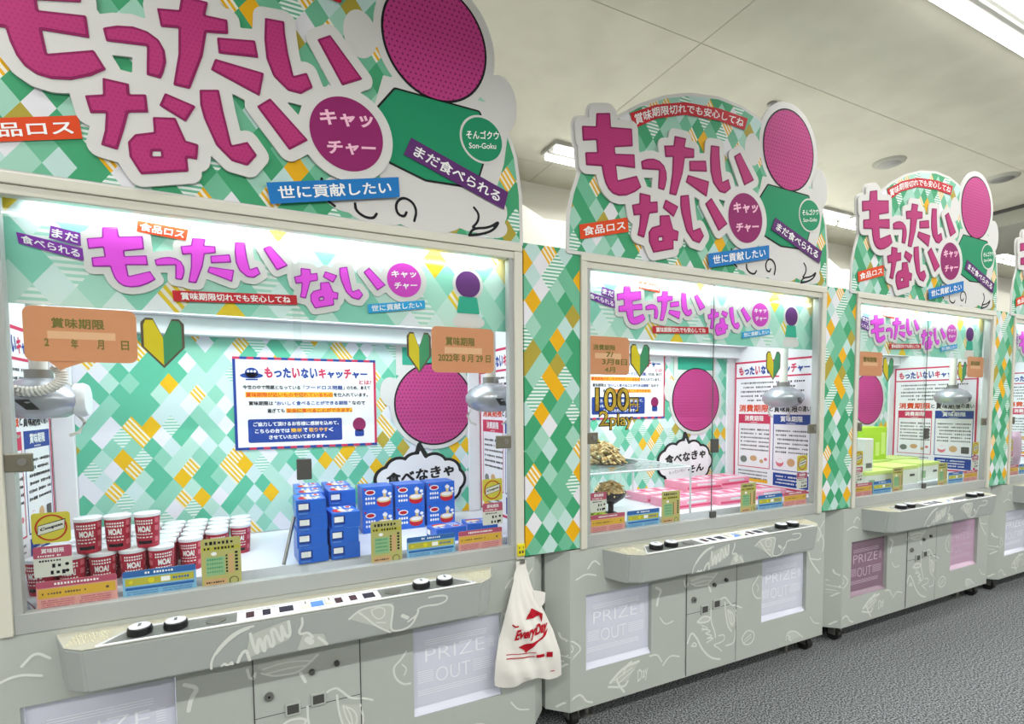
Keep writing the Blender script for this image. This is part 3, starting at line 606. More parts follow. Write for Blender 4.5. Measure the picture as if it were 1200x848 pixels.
def control(mc):
    E_ = EYE
    bm = bmesh.new()
    out = [(.115, 0), (.16, -.12), (.205, -.155), (1.335, -.155), (1.385, -.12), (1.44, 0)]
    low = [(.125, 0), (.165, -.105), (.21, -.14), (1.33, -.14), (1.375, -.105), (1.43, 0)]
    T = [bm.verts.new((x, y, -.628+E_)) for x, y in out]; B = [bm.verts.new((x, y, -.752+E_)) for x, y in low]
    bm.faces.new(T); bm.faces.new(B[::-1])
    for i in range(6): bm.faces.new((T[i], T[(i+1) % 6], B[(i+1) % 6], B[i]))
    bmesh.ops.bevel(bm, geom=[e for e in bm.edges if all(v.co.y < -.05 for v in e.verts)], offset=.006, segments=2, affect='EDGES')
    p = from_bm('control_panel', bm, M['panel'], mc)
    bm = bmesh.new(); up = [(.117, -.001), (.163, -.119), (.207, -.153), (1.333, -.153), (1.383, -.119), (1.438, -.001)]
    f = bm.faces.new([bm.verts.new((x, y, -.6275+E_)) for x, y in up]); bmesh.ops.solidify(bm, geom=[f], thickness=.004)
    from_bm('shelf_top', bm, M['cream'], p)
    bm = bmesh.new(); ins = [(.235, -.148), (.30, -.055), (1.255, -.055), (1.315, -.148)]
    f = bm.faces.new([bm.verts.new((x, y, -.6262+E_)) for x, y in ins]); from_bm('button_plate', bm, M['inset'], p, smooth=None)
    bm = bmesh.new(); tube(bm, [(x, y, -.6255+E_) for x, y in ins+[ins[0]]], .003, 6); from_bm('plate_rim', bm, M['white'], p)
    bm = bmesh.new()
    for x0 in (.165, 1.315):
        for i in range(10):
            for j in range(6):
                x = x0+i*.009+(j % 2)*.0045; y = -.10+j*.013
                if x0 < 1 and x > .235+(y+.14)*.6: continue
                cyl(bm, (x, y, -.6276+E_), .0025, .0012, 'Z', 6)
    from_bm('speaker_holes', bm, mat('pale_yellow_mesh', '#d9d3ac', .5), p, smooth=None)
    for x in (.325, .41, 1.13, 1.215):
        bm = bmesh.new(); lathe(bm, [(.029, -.6262), (.031, -.618), (.029, -.608), (.024, -.606)], (x, -.10, E_), 28); b = from_bm('push_button', bm, M['black'], p, smooth=True)
        bm = bmesh.new(); lathe(bm, [(.0255, -.6062), (.0255, -.6032), (.0225, -.6015)], (x, -.10, E_), 28); c = from_bm('button_cap', bm, M['lid'], b, smooth=True)
        bm = bmesh.new(); quadf(bm, [(x-.004, -.112, -.6012+E_), (x+.004, -.112, -.6012+E_), (x+.004, -.09, -.6012+E_), (x-.004, -.09, -.6012+E_)]); from_bm('arrow_mark', bm, M['steel'], b, smooth=None)
    for x in (.51, 1.03):
        bm = bmesh.new(); lathe(bm, [(.026, -.6262), (.026, -.623), (.022, -.622)], (x, -.10, E_), 24); from_bm('flat_button', bm, M['steel'], p, smooth=True)
    bm = bmesh.new(); zbox(bm, .565, .985, -.138, -.07, -.6262, -.623); from_bm('display_strip', bm, M['white'], p, smooth=None)
    for x, w_, m_ in ((.60, .022, 'copper'), (.645, .022, 'disp'), (.70, .04, 'disp'), (.855, .022, 'copper'), (.90, .022, 'copper'), (.95, .036, 'disp')):
        bm = bmesh.new(); zbox(bm, x-w_/2, x+w_/2, -.128, -.085, -.623, -.621); from_bm('display', bm, M[m_], p, smooth=None)
    for x in (.755, .825):
        bm = bmesh.new(); zbox(bm, x-.012, x+.012, -.13, -.085, -.623, -.613, 0, .002); from_bm('coin_slot', bm, M['cream'], p)
        bm = bmesh.new(); zbox(bm, x-.0015, x+.0015, -.118, -.095, -.613, -.6126); from_bm('slot', bm, M['black'], p, smooth=None)
    bm = bmesh.new(); zbox(bm, .772, .808, -.128, -.085, -.623, -.621); from_bm('instruction_plate', bm, M['boxl'], p, smooth=None)
    sheet('panel_print', M['decal'], p, -.1566, strokes=[(w_*.55, smooth(L)) for w_, L in PANEL_ART], res=.0022, tol=.0004, yf=lambda x, z: max(0., (-.628-z)/.124*.015)); sheet('soft_print', M['soft'], p, -.1560, polys=PANEL_SOFT, r=.004, yf=lambda x, z: max(0., (-.628-z)/.124*.015))
def upper(mc):
    E_ = EYE
    bm = bmesh.new()                                 # enamelled window frame: two ridges above, flat bar below
    zbox(bm, 0, 1.58, -.012, .03, .583, .6135, 0, .003); zbox(bm, .03, 1.55, -.006, .028, .556, .583, 0, .003)
    zbox(bm, 0, .03, -.012, .03, -.612, .583, 0, .003); zbox(bm, 1.545, 1.58, -.012, .03, -.612, .583, 0, .003)
    fr = from_bm('window_frame', bm, M['frame'], mc)
    bm = bmesh.new(); zbox(bm, .03, .05, -.002, .03, -.556, .556); zbox(bm, 1.525, 1.545, -.002, .03, -.556, .556); zbox(bm, .03, 1.545, -.004, .03, -.612, -.556, 0, .002)
    from_bm('inner_trim', bm, M['bevel'], mc)  # grey trim, its darker tone includes painted shade of the recess
    for x0, x1, y in ((.045, .778, .010), (.755, 1.53, .018)):
        bm = bmesh.new(); zbox(bm, x0, x1, y, y+.004, -.558, .558); g = from_bm('glass_door', bm, GLASS, mc, smooth=None)
    bm = bmesh.new(); zbox(bm, .7635, .7665, .007, .0095, -.556, .556); from_bm('glass_seal', bm, M['dark'], mc, smooth=None)
    bm = bmesh.new(); zbox(bm, .750, .796, -.006, .007, -.24, -.172, 0, .003); from_bm('latch', bm, M['dark'], mc)
    bm = bmesh.new(); zbox(bm, .750, .785, -.006, .007, -.556, -.525, 0, .002); from_bm('door_stop', bm, M['dark'], mc)
    for x0, x1 in ((.03, .09), (1.465, 1.53)):
        bm = bmesh.new(); zbox(bm, x0, x1, -.004, .006, -.17, -.12, 0, .003); l = from_bm('door_lock', bm, mat('olive_metal', '#7d7a6c', .35, .6), mc)
        bm = bmesh.new(); cyl(bm, (x1-.022, -.007, -.143+E_), .01, .004, 'Y', 16); from_bm('keyhole', bm, M['steel'], l, smooth=True)
    bm = bmesh.new()                                 # shell: back, sides, roof
    zbox(bm, -.075, 1.715, .70, .88, -.6125, .612); zbox(bm, -.075, -.05, .03, .70, -.6125, .612); zbox(bm, 1.69, 1.715, .03, .70, -.6125, .612); zbox(bm, -.05, 1.69, .031, .70, .575, .612)
    zbox(bm, -.05, 0, .0301, .045, -.6125, .612); zbox(bm, 1.58, 1.69, .0301, .045, -.6125, .612)
    from_bm('cabinet_shell', bm, M['white'], mc, smooth=None)
    bm = bmesh.new(); quadf(bm, [(.02, .698, -.548+E_), (1.63, .698, -.548+E_), (1.63, .698, .29+E_), (.02, .698, .29+E_)]); from_bm('diamond_back_panel', bm, PATTERN_BACK_LIT, mc, smooth=None)
    bm = bmesh.new(); zbox(bm, -.05, 1.69, .64, .697, .29, .36, 0, .004); zbox(bm, -.05, 1.69, .58, .697, .36, .575); zbox(bm, -.048, .02, .682, .697, -.55, .29, 0, .004); zbox(bm, 1.625, 1.688, .682, .697, -.55, .29, 0, .004)
    from_bm('inner_columns', bm, M['white'], mc)
    bm = bmesh.new(); zbox(bm, -.05, 1.69, .12, .697, -.6124, -.551, 0); zbox(bm, .0, 1.58, .046, .119, -.6124, -.606, 1)
    pf = from_bm('playfield', bm, [mat('playfield_white', '#e4e8f0', .35), M['dark']], mc, smooth=None)
    for x0, x1 in ((.06, .02), (1.53, 1.56)):
        bm = bmesh.new(); tube(bm, [(x0, .05, -.57+E_), (x1, .118, -.558+E_)], .006, 8); from_bm('guide_rod', bm, M['chrome'], mc, smooth=True)
    # header board
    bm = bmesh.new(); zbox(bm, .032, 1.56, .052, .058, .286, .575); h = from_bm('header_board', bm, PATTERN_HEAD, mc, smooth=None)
    def mv(L, s, a, b): return [((x-a[0])*s[0]+b[0], (z-a[1])*s[1]+b[1]) for x, z in L]
    one = [mv(L, (.530, .530), (-.004, 1.107), (.222, .478)) for L in LOGO[:7]]; two = [mv(L, (.535, .535), (.249, .839), (.763, .424)) for L in LOGO[7:]]
    A = one+two; hole = mv(NAH, (.535, .535), (.249, .839), (.763, .424)); c = (1.131, .447)
    sheet('title_outline', M['outline'], h, .0462, .0518, polys=A, discs=[(c[0], c[1], .062, .06)], r=.02, res=.003)
    sheet('title_letters', M['pink_d'], h, .0450, .0461, polys=A, holes=[hole], res=.003); sheet('letter_faces', M['pink'], h, .0444, polys=A, holes=[hole], r=-.0035, res=.0025)
    bm = bmesh.new(); disc(bm, *c, .062, .06, .0455); from_bm('title_badge', bm, mat('violet_badge', '#c327b4', .4), h, smooth=None)
    bm = bmesh.new(); letter(bm, 'キャッ', [(1.085, .452), (1.176, .460), (1.176, .484), (1.085, .476)], .045, bold=.03); letter(bm, 'チャー', [(1.095, .412), (1.178, .420), (1.178, .444), (1.095, .436)], .045, bold=.03); from_bm('badge_lettering', bm, M['txt'], h, smooth=None)
    for nm, q, m_, s in (('purple_ribbon', [(.074, .445), (.214, .414), (.212, .448), (.07, .475)], 'violet', '食べられる'), ('purple_ribbon', [(.139, .467), (.209, .454), (.209, .490), (.144, .502)], 'violet', 'まだ'), ('orange_ribbon', [(.341, .512), (.463, .501), (.471, .535), (.344, .544)], 'orange', '食品ロス'),
                        ('red_ribbon', [(.425, .318), (.772, .333), (.77, .364), (.422, .350)], 'red', '賞味期限切れでも安心してね'), ('blue_ribbon', [(1.002, .321), (1.207, .352), (1.205, .382), (1.0, .352)], 'cyan', '世に貢献したい')):
        bm = bmesh.new(); flat(bm, q, .0455); from_bm(nm, bm, M[m_], h, smooth=None)
        bm = bmesh.new(); letter(bm, s, q, .0449, bold=.025, pad=(.06, .16)); from_bm('ribbon_lettering', bm, M['txt'], h, smooth=None)
    sheet('cloud_mark', M['outline'], h, .0508, discs=[(1.376, .325, .05, .03), (1.345, .315, .03, .022), (1.41, .315, .035, .022), (1.378, .455, .062, .06)])
    sheet('round_mark', M['purple'], h, .0500, discs=[(1.378, .455, .05, .05)]); sheet('green_mark', M['teal'], h, .0500, polys=[[(1.335, .35), (1.42, .35), (1.41, .405), (1.345, .405)]], r=.004)
    # lamps of the cabinet: a strip over the header, a panel under the roof
    bm = bmesh.new(); zbox(bm, .05, 1.53, .034, .042, .566, .574); from_bm('light_strip', bm, M['cream'], mc, smooth=None)
    def area(name, loc, sx, sy, p, rot=(0, 0, 0)):
        l = bpy.data.lights.new(name, 'AREA'); l.shape = 'RECTANGLE'; l.size = sx; l.size_y = sy; l.energy = p; l.color = (.95, .98, 1)
        o = bpy.data.objects.new(name, l); COL.objects.link(o); o.location = loc; o.rotation_euler = rot; o.parent = mc
    area('header_lamp', (.80, .034, .562+E_), 1.40, .012, HEADER_POWER, (math.radians(14), 0, 0))
    area('roof_lamp', (.80, .30, .57+E_), 1.45, .35, CABINET_POWER)
    for x in (.21, 1.30): area('chute_lamp', (x, .16, -.82+E_), .25, .1, CHUTE_POWER)
def claw(mc, x, coil=False):
    y, z = .21, .03+EYE
    bm = bmesh.new(); tube(bm, [(x, y, z+.055), (x, y, EYE+.50)], .022, 14); p = from_bm('crane_pole', bm, M['cable'], mc, smooth=True)
    bm = bmesh.new(); zbox(bm, x-.06, x+.06, y-.10, y+.12, .47, .53, 0, .008); zbox(bm, x-.02, x+.02, .10, .60, .53, .56); from_bm('carriage', bm, M['steel'], p)
    bm = bmesh.new(); prof = [(.02, .062), (.045, .058), (.09, .032), (.108, .008), (.110, -.012), (.095, -.038), (.06, -.058), (.02, -.062)]
    lathe(bm, prof[::-1], (x, y, z), 36); b = from_bm('claw_body', bm, M['silver'], mc, smooth=True)
    bm = bmesh.new(); cyl(bm, (x, y, z+.055), .034, .03, 'Z', 20); from_bm('collar', bm, M['steel'], b, smooth=True)
    bm = bmesh.new(); lathe(bm, [(.05, 0), (.052, .02), (.046, .032), (.01, .034)], (x+.085, y, z-.005), 28, 0, 'X'); from_bm('end_cap', bm, M['lid'], b, smooth=True)
    bm = bmesh.new(); quadf(bm, [(x-.03, y-.1125, z-.005), (x+.005, y-.112, z-.005), (x+.025, y-.100, z-.034), (x-.005, y-.100, z-.034)]); from_bm('marking', bm, M['black'], b, smooth=None)
    for s in (-1, 1):
        bm = bmesh.new(); tube(bm, [(x+s*.07, y+.02, z-.03), (x+s*.10, y+.02, z-.075), (x+s*.085, y+.02, z-.105), (x+s*.06, y+.02, z-.115)], .005, 8); from_bm('claw_arm', bm, M['cable'], b, smooth=True)
    if coil:
        bm = bmesh.new(); pts = []
        for i in range(400):
            t = i/399; a = math.pi*(.80+1.4*t); cx, cz = x+.012+.074*math.cos(a), z+.062+.045*math.sin(a); k = i*.5
            pts.append((cx+.011*math.cos(k)*math.cos(a), y-.128+.011*math.sin(k), cz+.011*math.cos(k)*math.sin(a)))
        tube(bm, pts, .0042, 6); from_bm('coiled_cable', bm, M['cable'], b, smooth=True)
MACHINE_LABELS = ['claw machine at far left, holding red cups and blue boxes, seen closest', 'claw machine second from the left, holding a wire shelf of food models and pink cartons', 'claw machine third from the left, holding lime and white cartons', 'claw machine cut off by the right edge of the photo']
def machines():
    mc = empty('claw_machine', MACHINE_LABELS[0], 'claw machine', (-PITCH, 0, 0), 0, 'claw machines in the row')
    topper(mc); body(mc); control(mc); upper(mc); claw(mc, 1.54)
    index(); out = [mc]
    for i in (1, 2, 3):
        c = copy_tree(mc); c.location.x = -PITCH+i*PITCH; c['label'] = MACHINE_LABELS[i]; out.append(c)
    claw(mc, .055, True)
    for o in CH['claw_machine']:                   # the nearest machine's panes close without a dark seal
        if o.name.startswith(('glass_seal', 'door_stop')): bpy.data.objects.remove(o)
    index()
    doors = [o for o in CH[out[2].name] if o.name.startswith('prize_door')]        # third machine has tinted doors
    for o, m_ in zip(sorted(doors, key=lambda o: o.bound_box[0][0]), ('mauve', 'rose')):
        o.material_slots[0].link = 'OBJECT'; o.material_slots[0].material = M[m_]
        for k in CH.get(o.name, ()):
            k.material_slots[0].link = 'OBJECT'; k.material_slots[0].material = M['print_r']
    return out
MC = machines()
OX = [-PITCH+i*PITCH for i in range(4)]
WHERE = ['leftmost machine', 'second machine', 'third machine', 'rightmost machine']

# green filler panels between neighbouring machines
bm = bmesh.new(); zbox(bm, 1.588, 1.847, -.004, .010, -.605, .622)
pp = from_bm('partition_panel', bm, PATTERN, None, (OX[0], 0, 0), None); tag(pp, 'green diamond-pattern filler panel between the first and second machines', 'panel', 'filler panels between machines')
for i, s in ((1, 'second and third'), (2, 'third and fourth')):
    c = pp.copy(); COL.objects.link(c); c.location.x = OX[i]; c['label'] = f'green diamond-pattern filler panel between the {s} machines'

# white-backed signs of the next row, seen from behind in the gaps
def rear():
    E_ = EYE
    out = [(0, 1.437), (.34, 1.447), (.62, 1.50), (.95, 1.585), (1.25, 1.60), (1.5, 1.565), (1.68, 1.51), (1.85, 1.437), (1.85, .6), (0, .6)]
    for i in range(-1, 4):
        r = empty('rear_claw_machine', 'white arched back of a rear row sign behind the '+{-1: 'first machine', 0: 'gap right of the first machine', 1: 'second topper sign', 2: 'gap right of the second machine', 3: 'third topper sign'}[i], 'claw machine', (.868+(i-1)*PITCH, 1.8, 0), 0, 'machines of the rear row')
        bm = bmesh.new(); plate(bm, [np.array(out)-np.array([0, 0])], 0, .012); from_bm('sign_back', bm, M['boardw'], r, smooth=None)
        bm = bmesh.new(); box(bm, .02, 1.83, -.70, .02, .1, .6+E_, 0, .01); from_bm('cabinet_back', bm, M['white'], r)
        for x in (.1, 1.75):
            for y in (-.6, -.05):
                bm = bmesh.new(); cyl(bm, (x, y, 0), .03, .1, 'Z', 14); from_bm('foot', bm, M['steel'], r, smooth=True)
rear()

# ------------------------------------------------------------------ posters
def title_two_tone(bm, s, x, zc, h, wtot, y, a, b):
    w_ = wtot/len(s)
    for i, ch in enumerate(s): letter(bm, ch, rect(x+i*w_+w_*.06, x+(i+1)*w_-w_*.06, *((zc-h*.08, zc+h*.08) if ch == 'ー' else (zc-h*.45, zc+h*.2) if ch in 'っッャ' else (zc-h*.5, zc+h*.5))), y, a if i % 3 else b, .05)
def poster_about(ox, x, z, label):                 # landscape poster on the back panel; x, z = its lower-left corner
    t = empty('poster', label, 'poster', (ox, 0, 0)); W, H = .60, .40; y = .694
    bm = bmesh.new(); zbox(bm, x, x+W, y, y+.0025, z, z+H); p = from_bm('sheet', bm, M['paper'], t, smooth=None)
    bm = bmesh.new(); b = .011
    n = 22
    for i in range(n):                              # striped border: navy at left, crimson and navy dashes elsewhere
        k = 0 if i % 2 else 1
        flat(bm, rect(x+W*i/n, x+W*(i+1)/n, z+H-b, z+H), y-.0006, k); flat(bm, rect(x+W*i/n, x+W*(i+1)/n, z, z+b), y-.0006, k if i > 1 else 0)
    flat(bm, rect(x, x+b, z+b, z+H-b), y-.0006, 0); flat(bm, rect(x+W-b, x+W, z+b, z+H-b), y-.0006, 1); from_bm('border', bm, [M['navy'], M['crim']], p, smooth=None)
    X = lambda u: x+u*W
    Zv = lambda v: z+(1-v)*H
    bm = bmesh.new(); title_two_tone(bm, 'もったいないキャッチャー', X(.20), Zv(.165), .046, W*.74, y-.001, 0, 1); letter(bm, 'とは?', rect(X(.87), X(.965), Zv(.285), Zv(.235)), y-.001, 1, .03); from_bm('title_lettering', bm, [M['navy'], M['crim']], p, smooth=None)
    bm = bmesh.new(); disc(bm, X(.12), Zv(.20), .045, .012, y-.001); disc(bm, X(.12), Zv(.17), .026, .022, y-.001)
    for k in (-1, 0, 1): disc(bm, X(.12)+k*.013, Zv(.155), .005, .005, y-.0014, 1, 12)
    flat(bm, rect(X(.12)-.024, X(.12)+.024, Zv(.25), Zv(.235)), y-.001); from_bm('saucer_mark', bm, [M['navy'], M['paper']], p, smooth=None)
    bm = bmesh.new(); flat(bm, rect(X(.075), X(.675), Zv(.435), Zv(.375)), y-.0006); flat(bm, rect(X(.34), X(.815), Zv(.605), Zv(.555)), y-.0006); from_bm('highlight', bm, M['gold'], p, smooth=None)
    bm = bmesh.new()
    def ln(s, u0, u1, v, hh=.018, mi=0, bo=.03): letter(bm, s, rect(X(u0), X(u1), Zv(v)-hh/2, Zv(v)+hh/2), y-.0012, mi, bo)
    ln('今世の中で問題となっている「', .06, .475, .325); ln('フードロス問題', .48, .745, .325, mi=1); ln('」のため、あえて', .75, .955, .325)
    ln('賞味期限が近いものや切れているもの', .08, .67, .405, mi=2); ln('を仕入れています。', .68, .935, .405)
    ln('賞味期限は "', .095, .275, .498); ln('おいしく食べることができる期限', .28, .78, .498, mi=1); ln('" なので', .79, .915, .498)
    ln('過ぎても', .215, .33, .58); ln('安全に食べることができます。', .345, .81, .58, mi=2)
    from_bm('lettering', bm, [M['ink'], M['navy'], M['orange']], p, smooth=None)
    bm = bmesh.new(); ngon(bm, rrect(X(.085), X(.735), Zv(.925), Zv(.67), .008), y-.0006); from_bm('blue_panel', bm, M['navy'], p, smooth=None)
    bm = bmesh.new(); ln('ご協力して頂けるお客様に感謝を込めて、', .12, .71, .725); ln('こちらの台では', .13, .36, .80); ln('簡単', .37, .445, .80, mi=1); ln('で', .455, .485, .80); ln('取りやす', .495, .63, .80, mi=1); ln('く', .635, .67, .80); ln('させていただいております。', .22, .62, .87)
    from_bm('panel_lettering', bm, [M['txt'], M['gold']], p, smooth=None)
    bm = bmesh.new(); disc(bm, X(.865), Zv(.75), .03, .032, y-.0008, 0); ngon(bm, rrect(X(.83), X(.90), Zv(.89), Zv(.81), .008), y-.0008, 1); from_bm('round_mark', bm, [M['mag_d'], M['navy']], p, smooth=None)
poster_about(OX[0], .560, -.187, 'white landscape poster with navy and crimson border on the back panel of the first machine')
poster_about(OX[1], .493, -.093, 'white landscape poster on the back panel behind the gold lettering in the second machine')
def poster_dates(name, ox, right, label):           # tall poster comparing two date marks, on a side wall; built flat then turned
    t = empty('poster', label, 'poster', (ox, 0, 0)); W, H = .56, .80; x, z = 0, -.535; y = 0
    if right: t.location = (ox+1.6885, .678, 0); t.rotation_euler = (0, 0, math.radians(-90))
    else: t.location = (ox-.0485, .115, 0); t.rotation_euler = (0, 0, math.radians(90))
    if name in POSTER:
        for o in POSTER[name]: copy_tree(o, t)
        return t
    bm = bmesh.new(); zbox(bm, x, x+W, y, y+.001, z, z+H); p = from_bm('sheet', bm, M['paper'], t, smooth=None)
    bm = bmesh.new()
    for q in (rect(0, .012, z, z+H), rect(W-.012, W, z, z+H), rect(0, W, z, z+.012), rect(0, W, z+H-.012, z+H), rect(.012, W-.012, .155, .165)): flat(bm, q, y-.0006)
    from_bm('border', bm, M['crim'], p, smooth=None)
    bm = bmesh.new(); title_two_tone(bm, 'もったいないキャッチャー', .03, .205, .055, .50, y-.001, 0, 1); from_bm('title_lettering', bm, [M['navy'], M['crim']], p, smooth=None)
    bm = bmesh.new()
    for k, (a, b) in enumerate(((.05, .5), (.07, .44), (.05, .5), (.05, .36), (.09, .3))): dashes(bm, a, b, .125-k*.028, .013, y-.001)
    for k in range(6): dashes(bm, .055, .265, -.175-k*.026, .012, y-.001); dashes(bm, .315, .525, -.175-k*.026, .012, y-.001)
    for k in range(3): dashes(bm, .04, .26, -.445-k*.022, .010, y-.001)
    letter(bm, 'と', rect(.265, .29, -.055, -.025), y-.001, 0, .03); letter(bm, 'の違い', rect(.46, .54, -.055, -.023), y-.001, 0, .03); letter(bm, '賞味期限', rect(.30, .455, -.06, -.015), y-.001, 0, .04)
    from_bm('lettering', bm, M['ink'], p, smooth=None)
    bm = bmesh.new(); letter(bm, '消費期限', rect(.04, .26, -.06, -.015), y-.001, 0, .04); from_bm('heading_lettering', bm, M['orange'], p, smooth=None)
    for a, b, m_, s in ((.035, .275, 'crim', '消費期限'), (.295, .54, 'navy', '賞味期限')):
        bm = bmesh.new(); flat(bm, rect(a, b, -.135, -.075), y-.0008)
        for q in (rect(a, a+.005, -.42, -.135), rect(b-.005, b, -.42, -.135), rect(a, b, -.42, -.415)): flat(bm, q, y-.0008)
        h = from_bm('date_box', bm, M[m_], p, smooth=None)
        bm = bmesh.new(); letter(bm, s, rect(a+.05, b-.05, -.118, -.085), y-.0014, 0, .03); dashes(bm, a+.09, b-.09, -.128, .006, y-.0014); from_bm('box_lettering', bm, M['txt'], h, smooth=None)
    bm = bmesh.new(); flat(bm, rect(.04, .262, -.512, -.492), y-.0008); from_bm('highlight', bm, M['gold'], p, smooth=None)
    bm = bmesh.new(); flat(bm, rect(.30, .535, -.515, -.435), y-.0008); h = from_bm('blue_panel', bm, M['navy'], p, smooth=None)
    bm = bmesh.new()
    for k in range(3): dashes(bm, .32, .50, -.455-k*.02, .010, y-.0014)
    from_bm('panel_lettering', bm, M['txt'], h, smooth=None)
    bm = bmesh.new()                                # little food pictures
    disc(bm, .08, -.37, .026, .022, y-.001, 0); disc(bm, .155, -.36, .026, .018, y-.001, 1); disc(bm, .215, -.375, .014, .012, y-.001, 1); disc(bm, .245, -.36, .012, .010, y-.001, 2)
    disc(bm, .345, -.37, .026, .026, y-.001, 2); disc(bm, .345, -.36, .024, .014, y-.0014, 3); disc(bm, .42, -.365, .026, .024, y-.001, 1); ngon(bm, rrect(.47, .52, -.395, -.345, .006), y-.001, 4)
    from_bm('food_pictures', bm, [M['steel'], M['otan'], M['cuph'], M['paper'], M['dark']], p, smooth=None)
    index(); POSTER[name] = [p]
    return t
POSTER = {}
for i in range(4): poster_dates('dates', OX[i], True, 'tall white poster with crimson border on the right inner wall of the '+WHERE[i])
poster_dates('dates', OX[0], False, 'tall white poster with crimson border on the left inner wall of the first machine')

# ------------------------------------------------------------------ decals on the back panels
def decals(i, x, z):
    t = empty('round_decal', 'large round magenta dotted decal on the back panel of the '+WHERE[i], 'decal', (OX[i], 0, 0)); y = .693
    sheet('white_rim', M['outline'], t, y, .6975, discs=[(x, z, .225, .225), (x-.22, z+.06, .05, .07)], polys=[[(x-.19, z+.14), (x+.17, z+.14), (x+.17, z+.30), (x-.19, z+.30)]], r=0)
    sheet('dark_rim', M['ink'], t, y-.001, discs=[(x, z, .205, .205)]); bm = bmesh.new(); disc(bm, x, z, .197, .197, y-.002, 0, 56); from_bm('dotted_disc', bm, DOTS, t, smooth=None)
    bm = bmesh.new(); flat(bm, [(x-.16, z+.19), (x+.15, z+.19), (x+.15, z+.275), (x-.16, z+.275)], y-.001); from_bm('teal_patch', bm, M['teal'], t, smooth=None)
    bx, bz = ((1.372, -.38) if i == 0 else (1.27, -.38))
    t = empty('speech_cloud', 'white cloud-shaped decal with black outline low on the back panel of the '+WHERE[i], 'decal', (OX[i], 0, 0))
    lob = [(bx+.165*math.cos(a), bz+.085*math.sin(a), .062, .055) for a in np.arange(0, 6.28, .571)]
    sheet('outline', M['ink'], t, y-.0003, .6975, discs=lob+[(bx, bz, .17, .1)], polys=[[(bx-.02, bz+.13), (bx+.03, bz+.12), (bx-.005, bz+.185)]], r=.012)
    sheet('cloud', M['paper'], t, y-.0013, discs=lob+[(bx, bz, .17, .1)], polys=[[(bx-.015, bz+.12), (bx+.02, bz+.12), (bx-.003, bz+.165)]], r=-.002)
    bm = bmesh.new(); letter(bm, '食べなきゃ', [(bx-.17, bz-.01), (bx+.17, bz+.025), (bx+.17, bz+.085), (bx-.17, bz+.05)], y-.002, 0, .05); letter(bm, 'そん', [(bx+.02, bz-.075), (bx+.16, bz-.06), (bx+.16, bz-.01), (bx+.02, bz-.025)], y-.002, 0, .05)
    letter(bm, 'もったいない', [(bx-.14, bz-.07), (bx+.0, bz-.055), (bx+.0, bz-.035), (bx-.14, bz-.05)], y-.002, 0, .0)
    from_bm('lettering', bm, M['ink'], t, smooth=None)
decals(0, 1.449, .005); decals(1, 1.356, .02); decals(2, 1.356, .02)

# ------------------------------------------------------------------ stickers and cards on the inside of the glass
YG = .025
def bubble(i, x0, x1, z0, z1, label, lines, tail=True):
    t = empty('date_sticker', label, 'sticker', (OX[i], 0, 0), 0, 'orange date stickers')
    bm = bmesh.new(); slab(bm, rrect(x0, x1, z0, z1, .02), YG, YG+.001)
    if tail: slab(bm, [(x0+.05, z0+.001), (x0+.13, z0+.001), (x0+.075, z0-.022)], YG, YG+.001)
    s = from_bm('sheet', bm, M['oran_s'], t, smooth=None)
    w_, h = x1-x0, z1-z0
    bm = bmesh.new(); flat(bm, rect(x0+.2*w_, x1-.2*w_, z0+.42*h, z0+.56*h), YG-.0004); from_bm('pale_band', bm, M['oran_w'], s, smooth=None)
    bm = bmesh.new()
    for (txt, a, b, c, d) in lines: letter(bm, txt, rect(x0+a*w_, x0+b*w_, z0+c*h, z0+d*h), YG-.0008, 0, .03)
    from_bm('lettering', bm, M['oran_t'], s, smooth=None)
bubble(0, .078, .332, .128, .278, 'orange speech-bubble date sticker on the left of the first machine glass', [('賞味期限', .24, .70, .62, .80), ('2', .17, .21, .28, .42), ('年', .40, .46, .25, .42), ('月', .63, .69, .25, .42), ('日', .85, .92, .25, .42)])
bubble(0, 1.222, 1.471, .12, .288, 'orange date sticker on the right of the first machine glass', [('賞味期限', .22, .68, .60, .78), ('2022年 8 月 29 日', .10, .94, .24, .42)], False)
bubble(1, .047, .276, .125, .287, 'orange date sticker beside the leaf mark on the left of the second machine glass', [('消費期限', .16, .66, .64, .78), ('7/', .45, .62, .46, .60), ('3月8日', .36, .94, .26, .42), ('4月', .42, .66, .06, .20)], False)
bubble(2, .082, .32, .15, .290, 'orange date sticker on the left of the third machine glass', [('賞味期限', .2, .75, .58, .78)], False)
bubble(2, 1.30, 1.52, .16, .300, 'orange date sticker on the right of the third machine glass', [('賞味期限', .2, .75, .58, .78)], False)
def leaf(i, x, label, w_=.105, z=.118):
    t = empty('leaf_mark_sticker', label, 'sticker', (OX[i], 0, 0), 0, 'yellow and green leaf marks'); h = .142; a = w_/2
    L = lambda s, g: [(x, z+g*1.2), (x, z+h*.62-g*.3), (x+s*(a*.45), z+h-g*.8), (x+s*(a*.8), z+h-g), (x+s*(a-g), z+h*.90-g), (x+s*(a-g), z+h*.42)]
    bm = bmesh.new()
    for s in (-1, 1): slab(bm, L(s, -.002)[::s], YG, YG+.001)
    o = from_bm('outline', bm, M['brown'], t, smooth=None)
    for s, m_, nm in ((-1, 'yel_s', 'yellow_half'), (1, 'grn_s', 'green_half')):
        bm = bmesh.new(); ngon(bm, L(s, .005), YG-.0005); from_bm(nm, bm, M[m_], o, smooth=None)
leaf(0, .396, 'yellow and green leaf mark beside the left date sticker, first machine'); leaf(0, 1.175, 'yellow and green leaf mark left of the right date sticker, first machine', .085)
leaf(1, .335, 'yellow and green leaf mark beside the date sticker, second machine'); leaf(1, 1.21, 'yellow and green leaf mark over the claw of the second machine')
